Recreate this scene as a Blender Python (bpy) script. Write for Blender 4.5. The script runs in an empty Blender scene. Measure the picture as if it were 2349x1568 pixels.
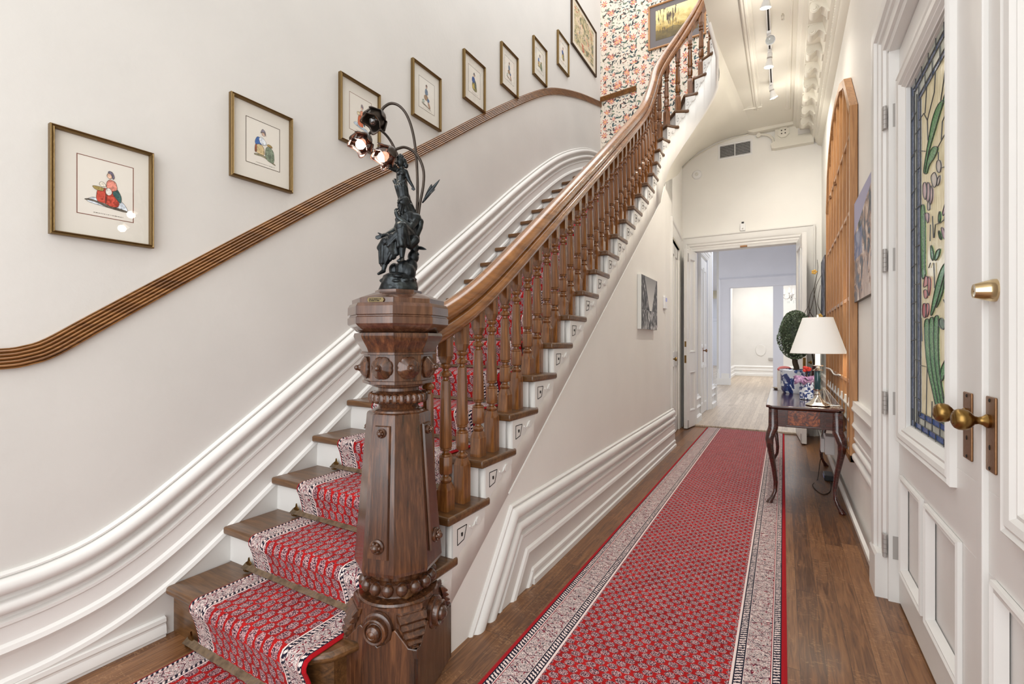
import bpy, bmesh, math, random
from mathutils import Vector, Matrix
PI=math.pi; random.seed(7)
SC=bpy.context.scene; COL=SC.collection
# ---------------------------------------------------------------- camera, world, lights, exposure
cam_d=bpy.data.cameras.new('camera'); cam=bpy.data.objects.new('camera',cam_d); COL.objects.link(cam)
cam.location=(0,0,1.25); cam.rotation_euler=(PI/2,0,math.atan(622.5/1080))
cam_d.sensor_width=36; cam_d.lens=36*1080/2349; cam_d.clip_start=.02
SC.camera=cam
SC.view_settings.view_transform='Standard'; SC.view_settings.look='None'; SC.view_settings.gamma=1; SC.view_settings.exposure=0.0
W=bpy.data.worlds.new('daylight'); SC.world=W; W.use_nodes=True
W.node_tree.nodes['Background'].inputs[0].default_value=(.97,.985,1,1); W.node_tree.nodes['Background'].inputs[1].default_value=1.35
def area(name,loc,rot,sx,sy,e,col=(1,1,1)):
    l=bpy.data.lights.new(name,'AREA'); l.shape='RECTANGLE'; l.size=sx; l.size_y=sy; l.energy=e; l.color=col
    o=bpy.data.objects.new(name,l); COL.objects.link(o); o.location=loc; o.rotation_euler=rot; return o
area('entrance_fill',(-.45,-1.5,2.2),(PI/2,0,0),3.0,3.6,88,(.97,.985,1))  # added fill panel behind the camera, brightens the hall and left wall
area('stairwell_fill',(-1.5,3.5,7.2),(0,0,0),2.2,6,110,(1,.98,.94))  # added overhead fill above the open stairwell, no roof window modelled
area('dining_fill',(-.6,10.5,3.6),(0,0,0),2,4,80,(.92,.95,1))  # added fill under the dining ceiling, stands in for unseen windows
area('far_room_fill',(-.6,17.3,3.6),(0,0,0),2.4,3,110,(1,.99,.96))  # added ceiling fill for the far room in place of windows
area('passage_fill',(-3.2,21,3.8),(0,0,0),1.6,8,150,(.8,.9,1))  # added bluish ceiling fill that brightens the passage
area('vestibule_daylight',(1.7,2.2,1.6),(0,PI/2,0),2.2,2.0,45,(.95,.97,1))
# ---------------------------------------------------------------- node helpers
class NG:
    def __init__(s,name,rough=.6,metal=0,coat=0,spec=.5):
        m=bpy.data.materials.new(name); m.use_nodes=True; s.m=m; s.t=m.node_tree; s.N=s.t.nodes; s.L=s.t.links
        s.b=s.N['Principled BSDF']; s.b.inputs['Roughness'].default_value=rough; s.b.inputs['Metallic'].default_value=metal
        s.b.inputs['Coat Weight'].default_value=coat; s.b.inputs['Coat Roughness'].default_value=.12; s.b.inputs['Specular IOR Level'].default_value=spec
    def put(s,sock,v):
        if isinstance(v,bpy.types.NodeSocket): s.L.new(v,sock)
        elif isinstance(v,(tuple,list)) and len(v)==3 and sock.type=='RGBA': sock.default_value=(*v,1)
        else: sock.default_value=v
    def M(s,op,a,b=0,c=0):
        n=s.N.new('ShaderNodeMath'); n.operation=op
        for i,v in enumerate((a,b,c)):
            s.put(n.inputs[i],v)
        return n.outputs[0]
    def mix(s,f,a,b):
        n=s.N.new('ShaderNodeMix'); n.data_type='RGBA'; s.put(n.inputs[0],f); s.put(n.inputs[6],a); s.put(n.inputs[7],b); return n.outputs[2]
    def ramp(s,f,stops):
        n=s.N.new('ShaderNodeValToRGB'); s.put(n.inputs[0],f); e=n.color_ramp.elements
        while len(e)<len(stops): e.new(.5)
        for x,(p,c) in zip(e,stops): x.position=p; x.color=(*c,1)
        return n.outputs[0]
    def coord(s,k='Object',scale=(1,1,1),rot=(0,0,0)):
        n=s.N.new('ShaderNodeTexCoord'); mp=s.N.new('ShaderNodeMapping'); s.L.new(n.outputs[k],mp.inputs[0]); mp.inputs['Scale'].default_value=scale; mp.inputs['Rotation'].default_value=rot; return mp.outputs[0]
    def noise(s,v,scale=5,det=4,dist=0,rough=.5):
        n=s.N.new('ShaderNodeTexNoise'); s.put(n.inputs['Vector'],v); n.inputs['Scale'].default_value=scale; n.inputs['Detail'].default_value=det; n.inputs['Distortion'].default_value=dist; n.inputs['Roughness'].default_value=rough; return n.outputs[0]
    def voro(s,v,scale=5,feat='F1',rand=1):
        n=s.N.new('ShaderNodeTexVoronoi'); n.feature=feat; s.put(n.inputs['Vector'],v); n.inputs['Scale'].default_value=scale; n.inputs['Randomness'].default_value=rand; return n
    def sep(s,v):
        n=s.N.new('ShaderNodeSeparateXYZ'); s.L.new(v,n.inputs[0]); return n.outputs
    def comb(s,x,y,z=0):
        n=s.N.new('ShaderNodeCombineXYZ'); s.put(n.inputs[0],x); s.put(n.inputs[1],y); s.put(n.inputs[2],z); return n.outputs[0]
    def bump(s,h,st=.3,d=.01):
        n=s.N.new('ShaderNodeBump'); s.put(n.inputs['Height'],h); n.inputs['Strength'].default_value=st; n.inputs['Distance'].default_value=d; s.L.new(n.outputs[0],s.b.inputs['Normal'])
    def col(s,c): s.put(s.b.inputs['Base Color'],c); return s.m
def sr(r,g,b):
    f=lambda c:(c/255/12.92 if c/255<=.04045 else ((c/255+.055)/1.055)**2.4); return (f(r),f(g),f(b))
def plain(name,c,rough=.5,metal=0,coat=0,bump=0,bs=60):
    g=NG(name,rough,metal,coat)
    if bump: g.bump(g.noise(g.coord(),bs,3),bump,.004)
    return g.col(c)
def paint(name,c,rough=.6,var=.04,bump=.15,bs=45):
    g=NG(name,rough); v=g.coord(); n=g.noise(v,2.2,5); d=tuple(x*(1-var*2.2) for x in c); g.bump(g.noise(v,bs,4),bump,.003)
    return g.col(g.ramp(n,[(.3,d),(.7,c)]))
def wood(name,dark,mid,light,axis='z',scale=1,rough=.35,coat=.3,fleck=0):
    g=NG(name,rough,0,coat); s={'x':(1.1,14,14),'y':(14,1.1,14),'z':(14,14,1.1)}[axis]; s=tuple(q*scale for q in s)
    v=g.coord('Object',s); n=g.noise(v,2.4,6,1.2,.6); n2=g.noise(g.coord('Object',tuple(q*4 for q in s)),3,3,.3)
    f=g.M('ADD',g.M('MULTIPLY',n,.75),g.M('MULTIPLY',n2,.25)); g.bump(f,.12,.003)
    return g.col(g.ramp(f,[(.3,dark),(.5,mid),(.68,light)]))
M={}
M['wall']=paint('warm_grey_plaster',sr(216,213,208),.65,.03,.3,30)
M['trim']=paint('white_trim_paint',sr(232,230,226),.38,.03,.12,25)
M['cream']=paint('cream_ceiling_paint',sr(232,228,216),.6,.02,.15,40)
M['hall']=paint('hall_wall_paint',sr(242,240,235),.55,.02,.2,35)
M['cool']=paint('cool_white_paint',sr(222,223,230),.5,.02,.1,35)
M['ivory']=paint('aged_ivory_paint',sr(222,214,188),.45,.05,.2,25)
M['oak']=wood('golden_oak',sr(62,34,13),sr(124,76,34),sr(164,108,56),'z',.8,.25,.6)
M['oaky']=wood('golden_oak_rail',sr(100,60,26),sr(142,90,42),sr(168,112,58),'y',.35,.2,.7)
M['newel']=wood('walnut_newel',sr(28,16,10),sr(76,45,27),sr(116,74,45),'z',1,.25,.5)
M['newel_cap']=wood('walnut_cap',sr(40,24,16),sr(80,50,35),sr(112,76,54),'z',.45,.2,.6)
M['tread']=wood('dark_oak_tread',sr(52,33,17),sr(98,66,36),sr(124,86,50),'x',1,.35,.25)
M['pine']=wood('aged_pine',sr(140,94,52),sr(174,124,76),sr(194,144,94),'z',.8,.4,.2)
M['mahogany']=wood('mahogany',sr(34,14,11),sr(66,28,22),sr(92,42,30),'x',.8,.15,.8)
M['burl']=(lambda g:g.col(g.ramp(g.noise(g.coord(),22,6,2.5),[(.35,sr(60,22,14)),(.5,sr(120,54,26)),(.62,sr(160,84,40))])))(NG('burl_veneer',.15,0,.8))
M['dado']=wood('dado_oak',sr(80,48,20),sr(132,86,40),sr(162,112,58),'y',1,.35,.35)
M['brass']=plain('aged_brass',sr(142,112,64),.3,1); M['dull']=plain('dull_brass_plate',sr(120,104,70),.5,.6)
M['brass2']=plain('polished_brass',sr(212,190,150),.12,1)
M['plate']=plain('bronze_plate',sr(140,104,74),.4,.9,0,.2,80)
M['gold']=plain('antique_gold_leaf',sr(124,100,62),.4,.8,0,.3,90)
M['golddark']=plain('dark_bronze_frame_edge',sr(74,56,38),.45,.6)
M['bronze']=(lambda g:(g.bump(g.noise(g.coord(),90,4),.5,.002),g.col(g.ramp(g.noise(g.coord(),28,5),[(.35,sr(30,32,34)),(.55,sr(50,54,56)),(.75,sr(70,76,76))])))[1])(NG('dark_patinated_bronze',.3,.75))
M['stem']=plain('brown_bronze_stem',sr(68,60,54),.35,.8)
M['rod']=(lambda g:g.col(g.ramp(g.noise(g.coord(),40,5),[(.35,sr(92,76,58)),(.6,sr(128,108,84)),(.75,sr(104,92,86))])))(NG('worn_brass_rod',.5,.25))
M['silver']=plain('silver',sr(225,222,214),.12,1)
M['steel']=plain('painted_hinge_steel',sr(176,172,168),.45,.3)
M['black']=plain('black_plastic',sr(20,20,22),.5)
M['white']=plain('white_plastic',sr(238,238,238),.4)
M['candle']=plain('white_enamel',sr(240,238,232),.35)
M['green_enamel']=plain('teal_enamel',sr(14,62,72),.15,0,.6)
M['paper']=plain('cream_mat_board',sr(222,217,207),.8)
M['paper2']=plain('print_paper',sr(228,223,213),.85)
M['red_line']=plain('red_brown_line',sr(120,66,48),.6)
M['lead']=plain('lead_came',sr(84,86,88),.4,.5)
M['canvas_edge']=plain('white_canvas_edge',sr(225,224,218),.8)
M['pinkcloth']=plain('pink_cloth',sr(205,120,120),.8)
M['purple']=(lambda g:g.col(g.ramp(g.noise(g.coord(),30,3),[(.4,sr(140,96,140)),(.6,sr(205,170,205))])))(NG('lilac_tissue',.5))
M['redpetal']=plain('red_petal',sr(214,60,50),.6)
M['yellowpetal']=plain('yellow_petal',sr(226,178,80),.6)
M['twig']=plain('twig_bark',sr(58,44,32),.8)
M['leafA']=plain('dark_box_leaf',sr(50,64,44),.5)
M['leafB']=plain('mid_box_leaf',sr(98,118,88),.45)
M['leafC']=plain('pale_box_leaf',sr(158,176,148),.45)
M['shadow_gap']=plain('dark_gap',sr(40,34,30),.9)
M['ledblue']=plain('blue_screen',sr(150,160,235),.3)
def emis(name,c,st):
    g=NG(name); g.put(g.b.inputs['Emission Color'],c); g.b.inputs['Emission Strength'].default_value=st; return g.col(c)
M['bulb']=emis('lit_bulb',(1,.93,.82),4); M['spot']=emis('lit_spot_face',(1,.96,.9),12)
M['shade']=(lambda g:(g.put(g.b.inputs['Emission Color'],sr(255,250,240)),setattr(g.b.inputs['Emission Strength'],'default_value',.22),g.bump(g.noise(g.coord('Object',(1,1,6)),60,2),.1,.002),g.col(sr(240,238,232)))[3])(NG('lit_linen_shade',.8))
def glassy(name,c,fac=.12,rough=.03):
    g=NG(name); N=g.N; lw=N.new('ShaderNodeLayerWeight'); lw.inputs[0].default_value=.5; tr=N.new('ShaderNodeBsdfTransparent'); gl=N.new('ShaderNodeBsdfGlossy'); gl.inputs['Roughness'].default_value=rough
    tr.inputs[0].default_value=(*c,1); fr=g.M('ADD',.035,g.M('MULTIPLY',.5,g.M('POWER',lw.outputs['Facing'],4)))
    mx=N.new('ShaderNodeMixShader'); g.L.new(g.M('ADD',fr,fac),mx.inputs[0]); g.L.new(tr.outputs[0],mx.inputs[1]); g.L.new(gl.outputs[0],mx.inputs[2])
    g.L.new(mx.outputs[0],N['Material Output'].inputs[0]); return g.m
M['glass']=glassy('picture_glass',(1,1,1),0,.02); M['clear']=glassy('clear_glass',(.93,.95,.95),.1,.05)
M['amber']=glassy('smoky_amber_glass',(.62,.42,.36),.12,.12)
def sglass(name,c,c2,streak=(40,40,6)):
    g=NG(name,.15,0,.3); g.bump(g.noise(g.coord('Object',streak),2,3,.6),.5,.004); g.b.inputs['Transmission Weight'].default_value=0
    cc=g.ramp(g.noise(g.coord('Object',streak),2,4,1),[(.35,c),(.65,c2)]); 
    t=g.N.new('ShaderNodeBsdfTranslucent'); g.put(t.inputs[0],cc); mx=g.N.new('ShaderNodeMixShader'); mx.inputs[0].default_value=.38; g.L.new(g.b.outputs[0],mx.inputs[1]); g.L.new(t.outputs[0],mx.inputs[2]); g.L.new(mx.outputs[0],g.N['Material Output'].inputs[0])
    return g.col(cc)
M['g_cream']=sglass('streaky_cream_glass',sr(208,198,170),sr(232,226,206)); M['g_green']=sglass('green_rippled_glass',sr(72,140,88),sr(136,200,146),(60,60,60))
M['g_teal']=sglass('teal_glass',sr(90,130,118),sr(140,170,150)); M['g_white']=sglass('white_glass',sr(220,214,220),sr(240,238,240))
M['g_lilac']=sglass('lilac_glass',sr(214,186,206),sr(232,214,230)); M['g_pink']=sglass('pink_glass',sr(222,140,150),sr(238,180,186)); M['g_rose']=sglass('rose_glass',sr(190,80,92),sr(220,130,136))
M['g_blue']=sglass('cobalt_glass',sr(84,104,150),sr(128,146,188),(20,20,20)); M['g_blue2']=sglass('bright_blue_glass',sr(40,84,176),sr(90,130,204),(30,30,30)); M['g_grey']=sglass('pale_grey_glass',sr(196,206,208),sr(222,228,228))
def floor_mat(name,cols,pw,rough,axis='y'):
    g=NG(name,rough,0,.12); v=g.coord('Object'); x,y,z=g.sep(v)
    if axis=='x': x,y=y,x
    i=g.M('FLOOR',g.M('DIVIDE',x,pw)); wn=g.N.new('ShaderNodeTexWhiteNoise'); wn.noise_dimensions='1D'; g.L.new(i,wn.inputs['W']); r=wn.outputs['Value']
    yy=g.M('ADD',y,g.M('MULTIPLY',r,7.3)); j=g.M('FLOOR',g.M('DIVIDE',yy,1.9)); w2=g.N.new('ShaderNodeTexWhiteNoise'); w2.noise_dimensions='2D'; g.L.new(g.comb(i,j),w2.inputs['Vector']); r2=w2.outputs['Value']
    gx=g.M('FRACT',g.M('DIVIDE',x,pw)); gy=g.M('FRACT',g.M('DIVIDE',yy,1.9))
    gap=g.M('MAXIMUM',g.M('LESS_THAN',gx,.022),g.M('LESS_THAN',gy,.0015))
    gv=g.comb(g.M('ADD',g.M('MULTIPLY',x,26),g.M('MULTIPLY',r2,40)),g.M('MULTIPLY',y,1.6)); n=g.noise(gv,2,6,1.5,.6)
    fv=g.comb(g.M('ADD',g.M('MULTIPLY',x,30),g.M('MULTIPLY',r2,9)),g.M('MULTIPLY',y,75)); fl=g.M('MULTIPLY',g.M('GREATER_THAN',g.noise(fv,1,2,1.8),.6),g.M('GREATER_THAN',g.noise(g.comb(x,y,r2),4,2),.5))
    t=g.M('ADD',g.M('MULTIPLY',n,.8),g.M('MULTIPLY',r2,.2)); c=g.ramp(t,[(.35,cols[0]),(.52,cols[1]),(.7,cols[2])])
    c=g.mix(g.M('MULTIPLY',fl,.3),c,cols[3]); wear=g.noise(v,3.2,6); c=g.mix(g.M('MULTIPLY',g.M('GREATER_THAN',wear,.66),.3),c,cols[0]); c=g.mix(g.M('MULTIPLY',gap,.75),c,sr(40,24,14))
    g.bump(g.M('SUBTRACT',t,g.M('MULTIPLY',gap,.6)),.15,.003); g.put(g.b.inputs['Roughness'],g.M('ADD',rough-.08,g.M('MULTIPLY',n,.2))); return g.col(c)
M['floor']=floor_mat('oak_plank_floor',[sr(80,49,28),sr(120,80,48),sr(146,103,66),sr(178,138,98)],.085,.36)
M['floor2']=floor_mat('pale_worn_floor',[sr(158,140,122),sr(184,166,146),sr(200,184,164),sr(205,190,170)],.07,.45)
def carpet(name,Wd,bord,pu,pv,boteh=True):
    g=NG(name,.95,0,0,.1); tc=g.N.new('ShaderNodeTexCoord'); u,v,_=g.sep(tc.outputs['UV'])
    e=g.M('MINIMUM',u,g.M('SUBTRACT',Wd,u))
    row=g.M('FLOOR',g.M('DIVIDE',v,pv)); us=g.M('ADD',g.M('DIVIDE',u,pu),g.M('MULTIPLY',.5,g.M('FLOORED_MODULO',row,2)))
    fx=g.M('SUBTRACT',g.M('FRACT',us),.5); fy=g.M('SUBTRACT',g.M('FRACT',g.M('DIVIDE',v,pv)),.5)
    fx2=g.M('MULTIPLY',fx,pu/.5/ (pu*2) *1.0); 
    X=g.M('MULTIPLY',fx,pu); Y=g.M('MULTIPLY',fy,pv)
    if boteh: X=g.M('ADD',X,g.M('MULTIPLY',g.M('MULTIPLY',Y,Y),7))
    rr=g.M('SQRT',g.M('ADD',g.M('POWER',g.M('DIVIDE',X,pu*.375),2),g.M('POWER',g.M('DIVIDE',Y,pv*.56),2)))
    uv=g.comb(u,v); wob=g.noise(uv,220,2); mask=g.M('LESS_THAN',g.M('ADD',rr,g.M('MULTIPLY',g.M('SUBTRACT',wob,.5),.7)),1.0)
    sp=g.noise(uv,240,2,.8); inner=g.ramp(sp,[(.43,sr(38,28,46)),(.50,sr(124,44,58)),(.56,sr(214,184,182)),(.68,sr(188,136,140))])
    red=g.ramp(g.noise(uv,9,3),[(.35,sr(146,14,16)),(.65,sr(182,26,26))])
    fieldc=g.mix(mask,red,inner)
    navy=sr(30,26,44); crm=sr(232,212,206)
    n1=g.noise(uv,62,2,1.6); n2=g.noise(g.comb(g.M('ADD',u,3.3),v),90,2,1.2)
    bc=g.mix(g.M('GREATER_THAN',n1,.60),crm,sr(120,24,42)); bc=g.mix(g.M('LESS_THAN',g.M('ABSOLUTE',g.M('SUBTRACT',n1,.5)),.024),bc,sr(34,28,44)); bc=g.mix(g.M('LESS_THAN',g.M('ABSOLUTE',g.M('SUBTRACT',n1,.41)),.018),bc,sr(60,40,62)); bc=g.mix(g.M('GREATER_THAN',n2,.635),bc,navy)
    med=g.M('FRACT',g.M('DIVIDE',v,.105)); med=g.M('ABSOLUTE',g.M('SUBTRACT',med,.5)); bm=g.M('DIVIDE',g.M('ABSOLUTE',g.M('SUBTRACT',e,bord*.5)),bord)
    dline=g.M('ABSOLUTE',g.M('SUBTRACT',g.M('ADD',bm,g.M('MULTIPLY',med,1.1)),.42)); bc=g.mix(g.M('LESS_THAN',dline,.018),bc,sr(96,40,60))
    gz=g.M('FRACT',g.M('ADD',g.M('DIVIDE',g.M('ADD',v,g.M('MULTIPLY',e,.5)),.017),g.M('MULTIPLY',g.noise(uv,130,2,1),1.1))); guard=g.mix(g.M('LESS_THAN',g.M('ABSOLUTE',g.M('SUBTRACT',gz,.5)),.24),navy,crm)
    b=bord
    def lt(t,a,bb): return g.mix(g.M('LESS_THAN',e,t*b),bb,a)
    c=fieldc
    for t,cc in ((1.0,crm),(.95,navy),(.925,guard),(.80,navy),(.775,crm),(.765,bc),(.30,sr(150,30,44)),(.285,crm),(.265,navy),(.25,guard),(.13,navy),(.105,sr(168,18,28))): c=lt(t,cc,c)
    g.bump(g.noise(uv,700,2),.5,.003); g.b.inputs['Sheen Weight'].default_value=.04
    return g.col(c)
M['runner']=carpet('hall_runner_wool',.98,.185,.050,.031,False)
M['stair_carpet']=carpet('stair_carpet_wool',.72,.125,.047,.048,True)
def wallpaper():
    g=NG('floral_wallpaper',.7); x,y,z=g.sep(g.coord()); P=g.comb(g.M('MODULO',g.M('ADD',x,20),.56),g.M('MODULO',g.M('ADD',z,20),.64)); c=sr(222,209,193)
    st=g.noise(P,4.5,2,2.2); c=g.mix(g.M('LESS_THAN',g.M('ABSOLUTE',g.M('SUBTRACT',st,.5)),.0085),c,sr(60,70,66))
    def motif(vec,scale,R,kind,cols,keep):
        nonlocal c
        vo=g.voro(vec,scale,'F1',.85); sub=g.N.new('ShaderNodeVectorMath'); sub.operation='SUBTRACT'; g.L.new(vec,sub.inputs[0]); g.L.new(vo.outputs['Position'],sub.inputs[1])
        lx,ly,_=g.sep(sub.outputs[0]); rr_,gg_,bb_=g.sep(vo.outputs['Color']); th=g.M('MULTIPLY',rr_,6.28); cs=g.M('COSINE',th); sn=g.M('SINE',th)
        a=g.M('ADD',g.M('MULTIPLY',lx,cs),g.M('MULTIPLY',ly,sn)); b=g.M('SUBTRACT',g.M('MULTIPLY',ly,cs),g.M('MULTIPLY',lx,sn))
        if kind=='leaf':
            b=g.M('ADD',b,g.M('MULTIPLY',g.M('MULTIPLY',a,a),9)); q=g.M('ADD',g.M('POWER',g.M('DIVIDE',a,R),2),g.M('POWER',g.M('DIVIDE',b,R*.36),2)); m=g.M('LESS_THAN',q,1)
            m=g.M('MULTIPLY',m,g.M('LESS_THAN',gg_,keep)); cc=g.ramp(bb_,[(.2,cols[0]),(.5,cols[1]),(.8,cols[2])])
        else:
            r=g.M('SQRT',g.M('ADD',g.M('MULTIPLY',a,a),g.M('MULTIPLY',b,b))); an=g.M('ARCTAN2',b,a); pet=g.M('MULTIPLY',R,g.M('ADD',.66,g.M('MULTIPLY',.34,g.M('COSINE',g.M('MULTIPLY',an,7)))))
            m=g.M('MULTIPLY',g.M('LESS_THAN',r,pet),g.M('LESS_THAN',gg_,keep)); cc=g.ramp(g.M('DIVIDE',r,R),[(.15,sr(236,190,120)),(.3,cols[0]),(.8,cols[1])])
        c=g.mix(m,c,cc)
    motif(P,13,.034,'leaf',[sr(34,48,50),sr(62,84,82),sr(108,122,100)],.62)
    P2=g.comb(g.M('ADD',g.M('MODULO',g.M('ADD',x,20),.56),3.1),g.M('ADD',g.M('MODULO',g.M('ADD',z,20),.64),1.7)); motif(P2,20,.020,'leaf',[sr(30,38,44),sr(130,76,60),sr(50,84,100)],.42)
    motif(P,6.0,.05,'fl',[sr(214,140,120),sr(190,98,84)],.5); motif(P2,8,.03,'fl',[sr(222,150,140),sr(176,84,80)],.3)
    return g.col(c)
M['wallpaper']=wallpaper()
def bluewhite(name,sc,th=.52):
    g=NG(name,.12,0,.7); n=g.noise(g.coord(),sc,4,1.8); return g.col(g.ramp(n,[(th-.08,sr(36,54,112)),(th-.03,sr(70,100,160)),(th,sr(226,232,240)),(th+.2,sr(214,224,236))]))
M['china']=bluewhite('blue_white_porcelain',9); M['china2']=bluewhite('blue_white_tea_jar',24,.5)
def art_uv(name,fn):
    g=NG(name,.55); tc=g.N.new('ShaderNodeTexCoord'); u,v,_=g.sep(tc.outputs['UV']); return g.col(fn(g,u,v,g.comb(u,v)))
def street(g,u,v,uv):
    d=g.M('ABSOLUTE',g.M('SUBTRACT',u,.56)); sky=g.M('LESS_THAN',d,g.M('ADD',.06,g.M('MULTIPLY',g.M('MAXIMUM',g.M('SUBTRACT',v,.35),0),.48)))
    b=g.ramp(g.noise(g.comb(g.M('MULTIPLY',u,26),g.M('MULTIPLY',v,7)),1,5,.3),[(.4,sr(38,38,42)),(.55,sr(90,90,94)),(.68,sr(215,215,215))])
    c=g.mix(sky,b,g.ramp(v,[(.4,sr(225,225,222)),(1,sr(140,140,142))])); rd=g.M('LESS_THAN',v,.36)
    r=g.ramp(g.noise(g.comb(g.M('MULTIPLY',u,20),g.M('MULTIPLY',v,6)),1,5,1),[(.38,sr(30,30,32)),(.52,sr(110,110,112)),(.66,sr(225,225,225))]); return g.mix(rd,c,r)
M['art_street']=art_uv('monochrome_street_painting',street)
def village(g,u,v,uv):
    n=g.noise(g.comb(g.M('MULTIPLY',u,7),g.M('MULTIPLY',v,5)),1,6,.8,.65); c=g.ramp(n,[(.34,sr(50,60,50)),(.42,sr(90,104,124)),(.48,sr(140,116,106)),(.54,sr(200,174,156)),(.62,sr(222,214,208))])
    blue=g.M('MULTIPLY',g.M('LESS_THAN',u,.45),g.M('LESS_THAN',g.M('ABSOLUTE',g.M('SUBTRACT',v,.55)),.13)); c=g.mix(g.M('MULTIPLY',blue,.6),c,sr(84,116,170))
    sky=g.M('GREATER_THAN',v,g.M('ADD',.68,g.M('MULTIPLY',u,.27))); c=g.mix(sky,c,sr(168,166,196)); path=g.M('LESS_THAN',g.M('ABSOLUTE',g.M('SUBTRACT',u,.62)),g.M('MULTIPLY',g.M('SUBTRACT',.42,v),.5)); return g.mix(g.M('MULTIPLY',path,.7),c,sr(200,184,176))
M['art_village']=art_uv('village_path_painting',village)
M['art_blue']=art_uv('blue_grey_abstract_painting',lambda g,u,v,uv:g.ramp(g.noise(uv,6,6,1),[(.35,sr(60,66,84)),(.5,sr(120,126,150)),(.65,sr(196,198,210))]))
def reeds(g,u,v,uv):
    n=g.noise(uv,5,6,.5,.6); c=g.ramp(g.M('ADD',g.M('MULTIPLY',n,.55),g.M('MULTIPLY',v,.45)),[(.25,sr(92,72,28)),(.42,sr(170,140,66)),(.6,sr(226,204,140)),(.8,sr(240,224,170))])
    t=g.noise(g.comb(g.M('MULTIPLY',u,30),g.M('MULTIPLY',v,2.2)),1,3,.4); k=g.M('MULTIPLY',g.M('GREATER_THAN',t,.57),g.M('MULTIPLY',g.M('LESS_THAN',u,.55),g.M('GREATER_THAN',v,.2))); c=g.mix(k,c,sr(70,52,40))
    lo=g.M('LESS_THAN',v,g.M('ADD',.12,g.M('MULTIPLY',n,.4))); return g.mix(g.M('MULTIPLY',lo,.7),c,sr(78,66,34))
M['art_reeds']=art_uv('golden_reeds_painting',reeds)
def flower_art(g,u,v,uv):
    c=g.ramp(g.noise(uv,5,4,1.5),[(.35,sr(110,112,78)),(.47,sr(196,180,140)),(.6,sr(214,192,164))]); n=g.noise(uv,11,3,2); c=g.mix(g.M('GREATER_THAN',n,.6),c,sr(60,76,84)); c=g.mix(g.M('GREATER_THAN',g.noise(g.comb(v,u),7,3,1),.63),c,sr(176,96,72))
    d=g.M('MAXIMUM',g.M('ABSOLUTE',g.M('SUBTRACT',u,.5)),g.M('ABSOLUTE',g.M('SUBTRACT',v,.52))); return g.mix(g.M('GREATER_THAN',d,.4),c,sr(216,206,188))
M['art_flower']=art_uv('flower_panel_painting',flower_art)
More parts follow.
